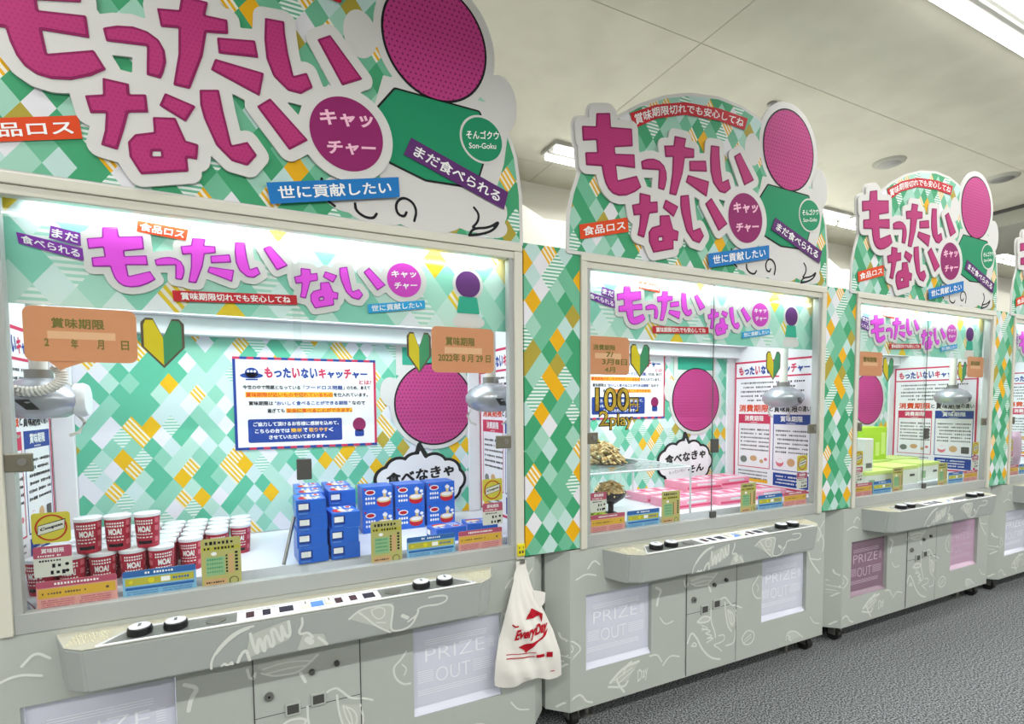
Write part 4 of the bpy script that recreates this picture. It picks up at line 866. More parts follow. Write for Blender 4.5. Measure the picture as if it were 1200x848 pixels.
leaf(2, .38, 'yellow and green leaf mark on the left glass of the third machine'); leaf(2, 1.237, 'yellow and green leaf mark left of the right date sticker, third machine')
SRC = {}
def clone(key, build, i, dx, label):
    if key in SRC:
        c = copy_tree(SRC[key]); c.location.x = OX[i]+dx; c['label'] = label; return c
    t = build(label); t.location.x = OX[i]+dx; index(); SRC[key] = t; return t
def b_coupon(label):
    t = empty('coupon_sticker', label, 'sticker', (0, 0, 0), 0, 'yellow coupon stickers')
    bm = bmesh.new(); slab(bm, rrect(0, .085, -.374, -.289, .008), YG, YG+.001); s = from_bm('sheet', bm, M['ysq'], t, smooth=None)
    bm = bmesh.new(); ring(bm, .0425, -.3315, .036, .037, .0045, YG-.0005); from_bm('red_ring', bm, M['rimr'], s, smooth=None)
    bm = bmesh.new(); flat(bm, [(.011, -.352), (.072, -.336), (.075, -.308), (.014, -.324)], YG-.0008, 1); flat(bm, [(.013, -.350), (.071, -.335), (.073, -.311), (.015, -.3255)], YG-.0010, 0); from_bm('tilted_label', bm, [M['gcard'], M['ink']], s, smooth=None)
    bm = bmesh.new(); letter(bm, 'Coupon', [(.018, -.342), (.068, -.329), (.069, -.318), (.019, -.331)], YG-.0014, 0, .05); from_bm('lettering', bm, M['ink'], s, smooth=None)
    return t
def b_price(label):
    t = empty('info_card', label, 'card', (0, 0, 0), 0, 'grey and rose info cards')
    bm = bmesh.new(); slab(bm, rrect(0, .085, -.469, -.383, .005), YG, YG+.001); s = from_bm('sheet', bm, M['gcard'], t, smooth=None)
    bm = bmesh.new(); ngon(bm, rrect(0, .085, -.416, -.383, .005), YG-.0005); h = from_bm('rose_header', bm, M['roseh'], s, smooth=None)
    bm = bmesh.new(); letter(bm, '賞味期限', rect(.018, .068, -.402, -.389), YG-.001, 0, .02); dashes(bm, .01, .06, -.410, .005, YG-.001); from_bm('header_lettering', bm, M['txt'], h, smooth=None)
    bm = bmesh.new(); dashes(bm, .012, .06, -.424, .006, YG-.0006); dashes(bm, .04, .062, -.439, .012, YG-.0006); dashes(bm, .036, .07, -.458, .012, YG-.0006); disc(bm, .073, -.437, .0045, .0045, YG-.0006); disc(bm, .073, -.456, .0045, .0045, YG-.0006); from_bm('lettering', bm, M['ink'], s, smooth=None)
    return t
def b_pink(label):
    t = empty('notice_card', label, 'card', (0, 0, 0), 0, 'salmon notice cards')
    bm = bmesh.new(); slab(bm, rrect(0, .183, -.562, -.482, .006), YG, YG+.0015); s = from_bm('sheet', bm, M['pcard'], t, smooth=None)
    bm = bmesh.new(); ngon(bm, rrect(0, .183, -.500, -.482, .005), YG-.0004, 0); flat(bm, rect(.004, .179, -.530, -.503), YG-.0004, 1); from_bm('bands', bm, [M['roseh'], M['pyel']], s, smooth=None)
    bm = bmesh.new(); dashes(bm, .04, .14, -.491, .007, YG-.0008, 0); disc(bm, .16, -.517, .004, .004, YG-.0008, 1)
    dashes(bm, .012, .11, -.517, .006, YG-.0008, 1)
    for k in range(4): dashes(bm, .01, .085, -.537-k*.006, .0035, YG-.0008, 2); dashes(bm, .095, .17, -.537-k*.006, .0035, YG-.0008, 2)
    from_bm('lettering', bm, [M['txt'], M['brown'], M['roseh']], s, smooth=None)
    return t
def b_blue(label):
    t = empty('notice_card', label, 'card', (0, 0, 0), 0, 'sky blue notice cards')
    bm = bmesh.new(); slab(bm, rrect(0, .186, -.563, -.482, .006), YG, YG+.0015); s = from_bm('sheet', bm, M['bcard'], t, smooth=None)
    bm = bmesh.new(); ngon(bm, rrect(0, .186, -.500, -.482, .005), YG-.0004, 0); flat(bm, rect(.006, .18, -.526, -.504), YG-.0004, 1); flat(bm, rect(.006, .18, -.539, -.531), YG-.0004, 0); from_bm('bands', bm, [M['bhead'], M['byel']], s, smooth=None)
    bm = bmesh.new(); dashes(bm, .055, .13, -.491, .007, YG-.0008, 0); flat(bm, rect(.095, .118, -.522, -.508), YG-.0008, 0); disc(bm, .02, -.515, .005, .005, YG-.0008, 1); disc(bm, .07, -.515, .008, .008, YG-.0008, 1)
    dashes(bm, .125, .172, -.515, .007, YG-.0008, 2)
    for k in range(3): dashes(bm, .01, .088, -.545-k*.006, .0035, YG-.0008, 2); dashes(bm, .098, .175, -.545-k*.006, .0035, YG-.0008, 2)
    from_bm('lettering', bm, [M['txt'], M['yclip'], M['bhead']], s, smooth=None)
    return t
def b_olive(label):
    t = empty('notice_card', label, 'card', (0, 0, 0), 0, 'olive notice cards')
    bm = bmesh.new(); slab(bm, rrect(0, .110, -.566, -.410, .005), YG, YG+.0015); s = from_bm('sheet', bm, M['ocard'], t, smooth=None)
    bm = bmesh.new(); flat(bm, rect(.003, .107, -.447, -.436), YG-.0004, 2); flat(bm, rect(.012, .064, -.527, -.468), YG-.0004, 0); flat(bm, rect(.075, .088, -.525, -.463), YG-.0004, 1); flat(bm, rect(.006, .07, -.560, -.537), YG-.0004, 1)
    from_bm('bands', bm, [M['ogrn'], M['otan'], M['byel']], s, smooth=None)
    bm = bmesh.new(); dashes(bm, .012, .09, -.424, .011, YG-.0008); dashes(bm, .008, .10, -.441, .009, YG-.0008)
    for k in range(4): dashes(bm, .016, .06, -.476-k*.013, .006, YG-.0008, 1)
    for k in range(6): flat(bm, rect(.093, .101, -.463-k*.011, -.456-k*.011), YG-.0008); flat(bm, rect(.067, .072, -.470-k*.010, -.464-k*.010), YG-.0008)
    ring(bm, .088, -.549, .013, .013, .002, YG-.0008, 0, 20); disc(bm, .035, -.458, .008, .006, YG-.0008, 2, 16); dashes(bm, .012, .065, -.548, .006, YG-.0008)
    from_bm('lettering', bm, [M['ink'], M['grn_s'], M['txt']], s, smooth=None)
    return t
for i in range(4):
    w_ = WHERE[i]
    for dx, side in ((.070, 'left'), (1.417, 'right')):
        if (i, side) in ((1, 'left'), (3, 'right')): pass
        else: clone('coupon', b_coupon, i, dx, f'yellow sticker with red ring at the {side} of the {w_} glass')
        if (i, side) != (3, 'right'): clone('price', b_price, i, dx, f'rose-topped grey info card at the {side} of the {w_} glass')
    for key, fn, a, b, word in (('pink', b_pink, .072, 1.316, 'salmon notice card with ochre band'), ('blue', b_blue, .268, 1.116, 'sky blue notice card with mustard band'), ('olive', b_olive, .469, .988, 'small upright olive notice card')):
        for dx, side in ((a, 'left'), (b, 'right')):
            if i == 3 and side == 'right': continue
            clone(key, fn, i, dx, f'{word} at the lower {side} of the {w_} glass')
# gold play price lettering on the second machine
def gold():
    t = empty('price_decal', 'gold 100 yen 2 play lettering on the glass of the second machine', 'decal', (OX[1], 0, 0))
    g = glyphs
    for nm, m_, y, bo in (('black_outline', 'ink', YG, .055), ('gold_lettering', 'goldl', YG-.0012, .01)):
        bm = bmesh.new(); e = .004 if bo > .02 else 0
        letter(bm, '100', rect(.095-e, .275+e, -.032-e, .068+e), y, 0, bo); letter(bm, '円', rect(.278-e, .325+e, -.034-e, .022+e), y, 0, bo)
        letter(bm, '2', rect(.115-e, .165+e, -.095-e, -.012+e-.02), y, 0, bo); letter(bm, 'play', rect(.172-e, .295+e, -.112-e, -.045+e), y, 0, bo)
        from_bm(nm, bm, M[m_], t, smooth=None)
gold()

# ------------------------------------------------------------------ prizes, first machine
FZ = -.551+EYE                                     # playfield top
def cup_src():
    t = empty('instant_noodle_cup', 'c', 'cup', (0, 0, 0), 0, 'red cups of the cup display')
    bm = bmesh.new(); lathe(bm, [(.029, 0), (.030, .003), (.0345, .098), (.0345, .099)], seg=28); b = from_bm('cup_body', bm, M['cupr'], t, smooth=True)
    bm = bmesh.new(); lathe(bm, [(.0365, .0975), (.037, .101), (.0365, .107), (.034, .1085), (.001, .1088)], seg=28); from_bm('lid', bm, M['lid'], t, smooth=True)
    bm = bmesh.new()
    def wrap(q, mi):                                # a printed patch following the cup's side; q = angle span, height span
        a0, a1, h0, h1 = q; n = 4
        for k in range(n):
            aa = [a0+(a1-a0)*k/n, a0+(a1-a0)*(k+1)/n]; pts = []
            for a, h in ((aa[0], h0), (aa[1], h0), (aa[1], h1), (aa[0], h1)):
                r = .030+(.0345-.030)*(h/.099)+.0005; an = math.radians(a-90); pts.append((math.cos(an)*r, math.sin(an)*r, h))
            quadf(bm, pts, mi)
    v, fs, _ = glyphs('MOA!', .05); vs = []
    for u, tt in v:
        h = .050+tt*.020; r = .030+.0045*(h/.099)+.0006; an = math.radians(-90-31+u*62); vs.append(bm.verts.new((math.cos(an)*r, math.sin(an)*r, h)))
    for f in fs:
        try: bm.faces.new([vs[k] for k in f])
        except ValueError: pass
    for h, n in ((.086, 8), (.077, 8), (.044, 7), (.034, 5)):
        for k in range(n): wrap((-44+k*88/n, -44+(k+.65)*88/n, h-.0025, h+.0025 if h > .05 else h+.001), 0)
    wrap((-36, 36, .012, .022), 1)
    for h in (.025, .06, .085): wrap((52, 74, h-.008, h+.008), 2); wrap((-100, -60, h-.01, h+.006), 2)
    from_bm('cup_print', bm, [M['txt'], M['bowl'], M['cuph']], b, smooth=None)
    index(); return t
def cups():
    src = cup_src(); first = [True]
    def put(x, y, z, label, group, rot):
        c = src if first[0] else copy_tree(src); first[0] = False
        c.location = (OX[0]+x, y, z); c.rotation_euler = (0, 0, rot); c['label'] = label; c['group'] = group
    cols = [.045+.0755*k for k in range(8)]; rows = [.165+.0755*k for k in range(6)]
    nth = ['first', 'second', 'third', 'fourth', 'fifth', 'sixth', 'seventh', 'eighth']
    for r, y in enumerate(rows):
        n = 5 if r == 0 else 6 if r == 1 else 7 if r == 2 else 8
        for k in range(n):
            x = cols[k]+random.uniform(-.001, .001)
            if r == 0: put(x, y, FZ, f'red noodle cup with white lid, {nth[k]} from the left in the bottom front row', 'front row of red cups', math.radians(-14+9*k))
            else: put(x, y, FZ, 'white-lidded red cup in the block of cups behind the front row', 'cups behind the front row', random.uniform(-.4, .4))
    for k, x in enumerate((.162, .237, .314)):
        put(x, .170, FZ+.1092, f'red noodle cup standing on the front row, {("left", "middle", "right")[k]} of the three on top', 'three cups on top', math.radians((2, -6, -10)[k]))
cups()
def carton_src():
    """small blue carton .132 x .100 x .056, lying: printed lid up, plain end towards the viewer"""
    t = empty('noodle_carton', 'c', 'box', (0, 0, 0), 0, 'blue cartons'); a, d, h = .100, .132, .056
    bm = bmesh.new(); box(bm, -a/2, a/2, 0, d, 0, h, 0, .0012); b = from_bm('carton', bm, M['boxb'], t)
    bm = bmesh.new()
    quadf(bm, [(-a/2+.006, -.0005, .014), (-.004, -.0005, .014), (-.004, -.0005, .046), (-a/2+.006, -.0005, .046)], 3)
    quadf(bm, [(-a/2+.008, -.0009, .022), (-.010, -.0009, .022), (-.010, -.0009, .042), (-a/2+.008, -.0009, .042)], 0); quadf(bm, [(-a/2+.008, -.0009, .006), (-.012, -.0009, .006), (-.012, -.0009, .010), (-a/2+.008, -.0009, .010)], 4)
    def T(x, y): return (x, y, h+.0006)
    def el(cx, cy, rx, ry, mi, e=0.): f = bm.faces.new([bm.verts.new((cx+rx*math.cos(k*.3491), cy+ry*math.sin(k*.3491), h+.0006+e)) for k in range(18)]); f.material_index = mi
    # picture side: the lid, laid out with the carton's long side (y) as width
    el(-.020, .040, .020, .031, 1); el(-.008, .040, .013, .031, 2, .0003); el(-.006, .040, .008, .024, 5, .0006)     # bowl, noodles
    el(.018, .036, .020, .007, 2, .0003); el(.026, .036, .008, .011, 5, .0006); el(.016, .014, .007, .008, 0); el(.002, .010, .005, .006, 0)  # dipper, steam
    el(.026, .098, .012, .022, 0); el(.026, .098, .008, .017, 1, .0003)
    for k in range(4): el(.000, .082+.011*k, .006, .0042, 0); el(-.020, .082+.011*k, .006, .0042, 0)
    el(.040, .120, .004, .005, 1)
    o = from_bm('carton_print', bm, [M['txt'], M['red'], mat('noodle_print', '#e3c68a', .4), M['boxd'], M['boxl'], M['paper']], b, smooth=None)
    index(); return t
def cartons():
    src = carton_src(); first = [True]
    def put(loc, rot, label, group):
        c = src if first[0] else copy_tree(src); first[0] = False
        c.location = (OX[0]+loc[0], loc[1], loc[2]); c.rotation_euler = rot; c['label'] = label; c['group'] = group
    h = .0563; nth = ['bottom', 'second', 'third', 'topmost']
    for k in range(4): put((.806+(0, -.004, -.002, -.004)[k], .110, FZ+k*h), (0, 0, math.radians((3, 1, -1, 1)[k])), f'blue carton lying end-on, {nth[k]} of the front left stack', 'front left stack of cartons')
    for k in range(4): put((.815, .262, FZ+k*h), (0, 0, 0), 'blue carton in the stack behind the front left stack', 'stack behind the left stack')
    for k in range(4): put((.822, .41, FZ+k*h), (0, 0, 0), 'blue carton in the rearmost stack of the left carton row', 'rearmost left stack')
    for k in range(3): put((.915+(0, -.003, .004)[k], .110, FZ+k*h), (0, 0, math.radians((-1, 2, 4)[k])), f'blue carton lying end-on, {("bottom", "middle", "top")[k]} of the three-high stack', 'three-high stack of cartons')
    for k in range(4): put((.93, .262, FZ+k*h), (0, 0, math.radians(1)), 'blue carton in the stack behind the three-high stack', 'stack behind the three-high stack')
    for k in range(4): put((.935, .41, FZ+k*h), (0, 0, 0), 'blue carton in the rearmost stack of the second carton row', 'rearmost second stack')
    # standing on their long side with the printed face to the viewer: three columns, two tiers, two deep
    for ci, cx in enumerate((1.105, 1.248, 1.392)):
        for tier in range(2):
            for dp in range(2):
                name = ('left', 'middle', 'right')[ci]
                lab = f'upright blue carton showing its bowl picture, {name} column, {("lower", "upper")[tier]} tier' if dp == 0 else 'blue carton hidden in the row behind the upright cartons'
                M_ = Matrix(((0, -1, 0), (0, 0, -1), (1, 0, 0)))    # lid normal (+z) -> -y, carton long side (+y) -> -x, end axis x -> up
                e = M_.to_euler()
                put((cx+.066, .505+dp*.0575, FZ+.0505+tier*.1005), tuple(e), lab, 'upright picture cartons' if dp == 0 else 'cartons behind the upright ones')
    # flat cartons behind the right-hand cards
    Rz = math.radians(-90)
    put((1.265, .20, FZ), (0, 0, math.radians(-84)), 'blue carton lying flat behind the right sky blue card', 'cartons lying flat')
    put((1.42, .23, FZ), (0, 0, math.radians(-96)), 'blue carton lying flat behind the right salmon card', 'cartons lying flat')
    bm = bmesh.new(); tube(bm, [(.707, .115, FZ+.005), (.7485, .16, FZ+.160)], .006, 8)
    tag(from_bm('metal_rod', bm, M['steel'], None, (OX[0], 0, 0), True), 'slim grey metal rod leaning on the left stack of blue cartons', 'rod')
cartons()

# ------------------------------------------------------------------ prizes, second machine
def second():
    ox = OX[1]; E_ = EYE
    t = empty('wire_shelf', 'white wire shelf holding the noodle plate in the second machine', 'shelf', (ox, 0, 0))
    x0, x1, y0, y1, z = .06, .74, .12, .56, -.318+E_
    bm = bmesh.new()
    for y in (y0, y1): tube(bm, [(x0, y, z), (x1, y, z)], .005, 8)
    for x in (x0, x1): tube(bm, [(x, y0, z), (x, y1, z)], .005, 8)
    from_bm('rim', bm, M['wire'], t, smooth=True)
    bm = bmesh.new()
    for x in np.arange(x0+.03, x1, .03): tube(bm, [(x, y0, z+.003), (x, y1, z+.003)], .0018, 6)
    for y in np.arange(y0+.1, y1, .1): tube(bm, [(x0, y, z-.002), (x1, y, z-.002)], .0022, 6)
    from_bm('wire_grid', bm, M['wire'], t, smooth=True)
    for x in (x0, x1):
        for y in (y0, y1):
            bm = bmesh.new(); tube(bm, [(x, y, FZ), (x, y, z)], .005, 8); from_bm('leg', bm, M['wire'], t, smooth=True)
    bm = bmesh.new()
    for x in np.arange(x0+.03, x1, .04): tube(bm, [(x, y1, FZ+.02), (x, y1, z)], .0016, 6)
    tube(bm, [(x0, y1, FZ+.02), (x1, y1, FZ+.02)], .003, 6); from_bm('back_grid', bm, M['wire'], t, smooth=True)
    bm = bmesh.new(); zbox(bm, x0, x1, y0, y0+.004, -.318, -.12); from_bm('clear_guard', bm, GLASS, t, smooth=None)
    def mound(name, c, rx, ry, h, m_, par, n=90, seed=1):
        rnd = random.Random(seed); bm = bmesh.new()
        for k in range(n):
            a, r = rnd.uniform(0, 6.28), math.sqrt(rnd.random()); x, y = c[0]+rx*r*math.cos(a), c[1]+ry*r*math.sin(a); z_ = c[2]+h*(1-r*r)
            b = rnd.uniform(0, 6.28); l = rnd.uniform(.015, .035)
            tube(bm, [(x-l*math.cos(b), y-l*math.sin(b), z_-.006), (x, y, z_+.006), (x+l*math.cos(b), y+l*math.sin(b), z_-.004)], .0045, 5)
        return from_bm(name, bm, m_, par, smooth=True)
    z = -.313+E_
    t = empty('noodle_plate', 'dark plate heaped with noodles and dark topping on the wire shelf', 'food model', (ox+.37, .32, z)); t.rotation_euler = (0, 0, .2)
    bm = bmesh.new(); lathe(bm, [(.05, .002), (.06, .003), (.15, .022), (.155, .026), (.06, .012), (.01, .011)], seg=36); from_bm('plate', bm, M['bowl'], t, smooth=True)
    mound('noodles', (-.03, -.01, .02), .095, .09, .10, M['noodle'], t, 150, 2); mound('dark_topping', (.07, .02, .018), .05, .05, .04, M['plum2'], t, 45, 3); mound('yellow_topping', (.02, .06, .05), .05, .04, .05, mat('egg_yellow', '#dcc24a', .5), t, 45, 4)
    for s in (0, 1):
        bm = bmesh.new(); tube(bm, [(-.10, -.02+.03*s, .13+.01*s), (.10, .0+.05*s, .075)], .004, 8); from_bm('chopstick', bm, M['bowl'], t, smooth=True)
    t = empty('noodle_bowl', 'dark footed bowl of noodles under the wire shelf', 'food model', (ox+.385, .30, FZ))
    bm = bmesh.new(); lathe(bm, [(.035, .0), (.035, .004), (.014, .012), (.014, .045), (.03, .055), (.07, .085), (.078, .11), (.074, .11), (.03, .065), (.01, .06)], seg=32); from_bm('bowl', bm, M['bowl'], t, smooth=True)
    mound('noodles', (0, 0, .10), .062, .062, .06, M['noodle'], t, 100, 5)
    t = empty('leek_plate', 'small plate of green leeks behind the rose info card', 'food model', (ox+.22, .20, FZ))
    bm = bmesh.new(); lathe(bm, [(.03, .0), (.06, .012), (.065, .016), (.03, .008), (.005, .008)], seg=28); from_bm('plate', bm, M['bowl'], t, smooth=True)
    mound('leeks', (0, 0, .015), .045, .045, .04, M['veg'], t, 50, 6)
    t = empty('noodle_bowl', 'dark bowl with chopsticks left of the footed bowl, under the shelf', 'food model', (ox+.14, .38, FZ))
    bm = bmesh.new(); lathe(bm, [(.03, 0), (.035, .01), (.07, .05), (.075, .075), (.07, .075), (.03, .03), (.01, .025)], seg=28); from_bm('bowl', bm, M['bowl'], t, smooth=True)
    mound('noodles', (0, 0, .07), .058, .058, .04, M['noodle'], t, 60, 8)
    for s in (0, 1):
        bm = bmesh.new(); tube(bm, [(-.06, -.02+.02*s, .09), (.09, .01+.03*s, .125)], .0035, 8); from_bm('chopstick', bm, M['bowl'], t, smooth=True)
    # pink cartons laid over the playfield
    src = empty('pink_carton', 'c', 'box', (0, 0, 0), 0, 'pink cartons of the second machine'); W, D, H = .27, .19, .045
    bm = bmesh.new(); box(bm, 0, W, 0, D, 0, H, 0, .0015); b = from_bm('carton', bm, M['pinkbox'], src)
    bm = bmesh.new(); rnd = random.Random(9)
    for k in range(5):
        x = .02+k*.05; quadf(bm, [(x, .02, H+.0005), (x+.035, .02, H+.0005), (x+.035, .02+rnd.uniform(.04, .07), H+.0005), (x, .07, H+.0005)], 0)
        quadf(bm, [(x, .11, H+.0005), (x+.03, .11, H+.0005), (x+.03, .16, H+.0005), (x, .16, H+.0005)], 1 if k % 2 else 0)
    quadf(bm, [(.01, .085, H+.0006), (W-.01, .085, H+.0006), (W-.01, .098, H+.0006), (.01, .098, H+.0006)], 1)
    quadf(bm, [(.01, -.0005, .008), (W-.01, -.0005, .008), (W-.01, -.0005, .02), (.01, -.0005, .02)], 1); quadf(bm, [(.08, -.0005, .026), (W-.05, -.0005, .026), (W-.05, -.0005, .038), (.08, -.0005, .038)], 0)
    from_bm('carton_print', bm, [M['lid'], M['pinkdeep']], b, smooth=None); index()
    spots = [(.72, .20, 0, 'front left pink carton beside the wire shelf'), (1.01, .18, 0, 'front pink carton behind the right olive card'), (.72, .42, 0, 'rear left pink carton under the speech cloud'), (1.0, .40, 0, 'rear pink carton in the middle of the playfield'), (1.30, .20, 0, 'front right pink carton behind the right blue card'), (1.30, .42, 0, 'rear right pink carton below the side poster'), (1.0, .41, 1, 'pink carton stacked on the rear middle carton'), (1.29, .43, 1, 'pink carton stacked on the rear right carton')]
    for k, (x, y, lv, lab) in enumerate(spots):
        c = src if k == 0 else copy_tree(src); c.location = (ox+x, y, FZ+lv*.0455); c.rotation_euler = (0, 0, math.radians((1, -2, 0, 2, -1, 1, -3, 3)[k])); c['label'] = lab
second()
# ------------------------------------------------------------------ prizes, third and fourth machines
def lime():
    src = empty('lime_carton', 'c', 'box', (0, 0, 0), 0, 'lime and white cartons'); W, D, H = .30, .20, .12
    bm = bmesh.new(); box(bm, 0, W, 0, D, 0, H, 0, .002); b = from_bm('carton', bm, M['limew'], src)
    bm = bmesh.new(); box(bm, -.002, W+.002, -.002, D+.002, H-.022, H+.002, 0, .002); from_bm('lid', bm, M['lime'], src)
    bm = bmesh.new(); quadf(bm, [(.03, -.001, .02), (.09, -.001, .02), (.09, -.001, .07), (.03, -.001, .07)], 0); quadf(bm, [(.20, -.001, .05), (.26, -.001, .05), (.26, -.001, .065), (.20, -.001, .065)], 1); quadf(bm, [(-.001, .05, .02), (-.001, .14, .02), (-.001, .14, .07), (-.001, .05, .07)], 0)
    from_bm('carton_print', bm, [M['ogrn'], M['dark']], b, smooth=None); index()
    k = 0
    for i, spots in ((2, [(.27, .07, 0, 0, 'front left lime-lidded carton beside the left cards'), (.66, .13, 0, 0, 'lime-lidded carton left of the glass seam'), (.86, .42, 0, 0, 'rear left lime-lidded carton under the tall lime box'), (1.04, .16, 0, 4, 'lime-lidded carton right of the glass seam'), (1.22, .42, 0, -3, 'rear lime-lidded carton under the side poster')]),):
        for x, y, lv, r, lab in spots:
            c = src if k == 0 else copy_tree(src); k += 1; c.location = (OX[i]+x, y, FZ+lv*.1225); c.rotation_euler = (0, 0, math.radians(r)); c['label'] = lab+' in the third machine'
    t = empty('lime_panel_box', 'tall bright lime box standing on a rear carton of the third machine', 'box', (OX[2]+.87, .44, FZ+.1225))
    bm = bmesh.new(); box(bm, 0, .29, 0, .14, 0, .24, 0, .002); b = from_bm('carton', bm, M['limed'], t)
    bm = bmesh.new()
    for q in ((.05, .02, .11, .06), (.15, .03, .20, .13), (.22, .04, .27, .20)): quadf(bm, [(q[0], -.001, q[1]), (q[2], -.001, q[1]), (q[2], -.001, q[3]), (q[0], -.001, q[3])])
    from_bm('carton_print', bm, M['lime'], b, smooth=None)
    t = empty('white_can', 'white canister behind the yellow sticker at the left of the third machine', 'canister', (OX[2]+.13, .30, FZ+.1245))
    t.location = (OX[2]+.33, .13, FZ+.1225)
    bm = bmesh.new(); box(bm, -.045, .045, -.04, .04, 0, .20, 0, .004); b = from_bm('canister_body', bm, M['limew'], t); bm = bmesh.new(); quadf(bm, [(-.03, -.0405, .02), (.03, -.0405, .02), (.03, -.0405, .05), (-.03, -.0405, .05)]); from_bm('canister_print', bm, M['steel'], b, smooth=None)
    t = empty('pink_bag_pack', 'pinkish snack pack behind the left glass of the fourth machine', 'pack', (OX[3]+.44, .18, FZ))
    bm = bmesh.new()
    rows = []
    for j in range(13):
        v = j/12; row_f, row_b = [], []
        for k in range(13):
            u = k/12; bl = .035*(math.sin(math.pi*u)*math.sin(math.pi*v))**.5 if 0 < u < 1 and 0 < v < 1 else 0
            row_f.append(bm.verts.new((u*.26, -bl, v*.3))); row_b.append(bm.verts.new((u*.26, bl+.002, v*.3)))
        rows.append((row_f, row_b))
    for (f0, b0), (f1, b1) in zip(rows, rows[1:]):
        for k in range(12): bm.faces.new((f0[k], f0[k+1], f1[k+1], f1[k])); bm.faces.new((b0[k+1], b0[k], b1[k], b1[k+1]))
    from_bm('pouch', bm, M['rose'], t, smooth=True)
lime()

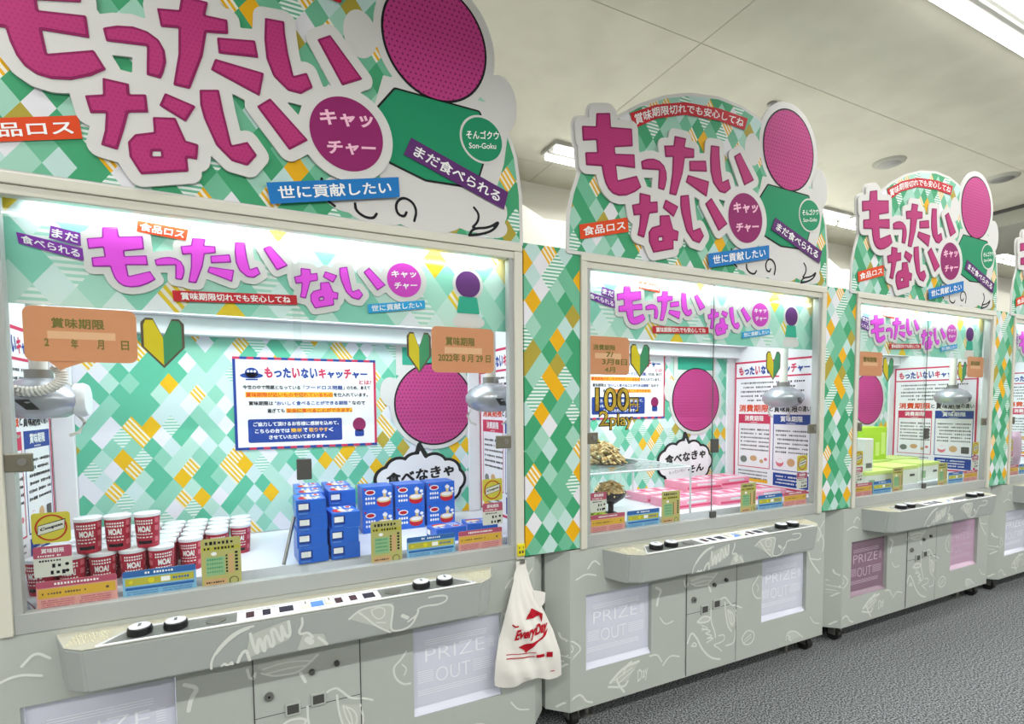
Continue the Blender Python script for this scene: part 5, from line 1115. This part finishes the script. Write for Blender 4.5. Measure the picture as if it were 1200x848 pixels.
# ------------------------------------------------------------------ carrier bag on the first machine's post
def bag():
    ox = OX[0]; E_ = EYE
    t = empty('plastic_bag', 'white plastic carrier bag with red print hanging from the post right of the first machine', 'bag', (ox, 0, 0))
    L = [(-.612, 1.532, 1.574), (-.640, 1.532, 1.575), (-.660, 1.522, 1.583), (-.690, 1.520, 1.590), (-.720, 1.510, 1.600), (-.78, 1.492, 1.628), (-.85, 1.472, 1.664), (-.92, 1.452, 1.700), (-1.0, 1.438, 1.726), (-1.06, 1.434, 1.734), (-1.098, 1.436, 1.737)]
    R_ = np.array(L); n, nz = 24, 46
    zs = np.linspace(L[0][0], L[-1][0], nz)
    def surf(u, z, s):
        a = np.interp(-z, -R_[:, 0], R_[:, 1]); b = np.interp(-z, -R_[:, 0], R_[:, 2])
        lo = max(0, min(1, (-.66-z)/.2)); end = max(0, min(1, (z+1.11)/.06))
        bul = .026*lo*(math.sin(math.pi*u))**.7*(.45+.55*end)
        wr = .0035*lo*math.sin(26*u+9*(z+.6)*4)*math.sin(math.pi*u)+.004*lo*math.sin(7*u+30*z)
        zz = z-.022*max(0, (z+.9)/-.2)*(u-.5)-(.012*math.sin(9*u) if z < -1.08 else 0)
        return (a+(b-a)*u, -.033-s*(bul+.0015)-(wr if s > 0 else 0), zz+E_)
    bm = bmesh.new(); F = [[bm.verts.new(surf(k/n, z, 1)) for k in range(n+1)] for z in zs]; Bk = [[bm.verts.new(surf(k/n, z, -1)) for k in range(n+1)] for z in zs]
    for G, fl in ((F, 0), (Bk, 1)):
        for r0, r1 in zip(G, G[1:]):
            for k in range(n): bm.faces.new((r0[k], r0[k+1], r1[k+1], r1[k]) if fl else (r0[k], r1[k], r1[k+1], r0[k+1]))
    for k in range(n): bm.faces.new((F[-1][k], Bk[-1][k], Bk[-1][k+1], F[-1][k+1])); bm.faces.new((F[0][k], F[0][k+1], Bk[0][k+1], Bk[0][k]))
    for j in range(nz-1): bm.faces.new((F[j][0], F[j+1][0], Bk[j+1][0], Bk[j][0])); bm.faces.new((F[j][n], Bk[j][n], Bk[j+1][n], F[j+1][n]))
    b = from_bm('bag_body', bm, M['bag'], t, smooth=True)
    bm = bmesh.new(); slab(bm, [(1.6, -.735), (1.655, -.752), (1.652, -.79), (1.628, -.815), (1.605, -.79)], -.045, -.030); from_bm('handle_flap', bm, M['bag'], t, smooth=None)
    def lay(bm, y=-.0628):                           # push print onto the bulged front
        for v in bm.verts:
            z = v.co.z-E_; a = float(np.interp(-z, -R_[:, 0], R_[:, 1])); c = float(np.interp(-z, -R_[:, 0], R_[:, 2])); u = min(max((v.co.x-a)/(c-a), .02), .98)
            v.co.y = surf(u, z, 1)[1]-.0042
    bm = bmesh.new()
    plate(bm, contours(polys=[[(1.559, -.839), (1.587, -.799), (1.64, -.832), (1.634, -.866), (1.622, -.835), (1.594, -.838)], [(1.665, -.896), (1.654, -.916), (1.597, -.942), (1.558, -.972), (1.551, -.958), (1.524, -.94), (1.558, -.934), (1.611, -.928), (1.65, -.906)]],
        strokes=[(.0028, [(1.503, -.850), (1.512, -.858), (1.525, -.858)])], res=.0018, tol=.0004), -.06)
    letter(bm, 'EveryDay', [(1.505, -.925), (1.655, -.915), (1.668, -.862), (1.520, -.872)], -.06, bold=.045)
    for q in ([(1.476, -.966), (1.6, -.978), (1.6, -.975), (1.476, -.963)], [(1.476, -.982), (1.596, -.994), (1.596, -.990), (1.476, -.978)], [(1.602, -.998), (1.641, -1.004), (1.641, -.992), (1.602, -.986)], [(1.652, -1.009), (1.680, -1.015), (1.680, -.992), (1.652, -.987)], [(1.676, -1.080), (1.698, -1.084), (1.698, -1.080), (1.676, -1.076)]): flat(bm, q, -.06)
    bmesh.ops.subdivide_edges(bm, edges=[e for e in bm.edges if e.calc_length() > .02], cuts=4); bmesh.ops.triangulate(bm, faces=bm.faces)
    lay(bm); from_bm('bag_print', bm, M['bagred'], b, smooth=None)
    bm = bmesh.new(); zbox(bm, 1.546, 1.566, -.040, -.012, -.620, -.614); zbox(bm, 1.546, 1.566, -.042, -.038, -.620, -.604)
    tag(from_bm('hook', bm, M['steel'], None, (ox, 0, 0), None), 'small grey hook on the first machine post holding the carrier bag', 'hook')
    bm = bmesh.new(); zbox(bm, 1.545, 1.578, -.022, -.012, -.597, -.548, 0, .003)
    c = empty('yellow_tag', 'small yellow tag on the post above the carrier bag', 'tag', (ox, 0, 0)); from_bm('plate', bm, M['yclip'], c)
    bm = bmesh.new(); dashes(bm, 1.55, 1.574, -.562, .008, -.0226); dashes(bm, 1.55, 1.574, -.58, .012, -.0226); from_bm('lettering', bm, M['brown'], c, smooth=None)
bag()
for o in bpy.data.objects:                           # parts carry no empties' leftovers
    if o.type == 'MESH' and o.parent is None and o.get('kind') is None and o.get('label') is None: print('UNTAGGED', o.name)
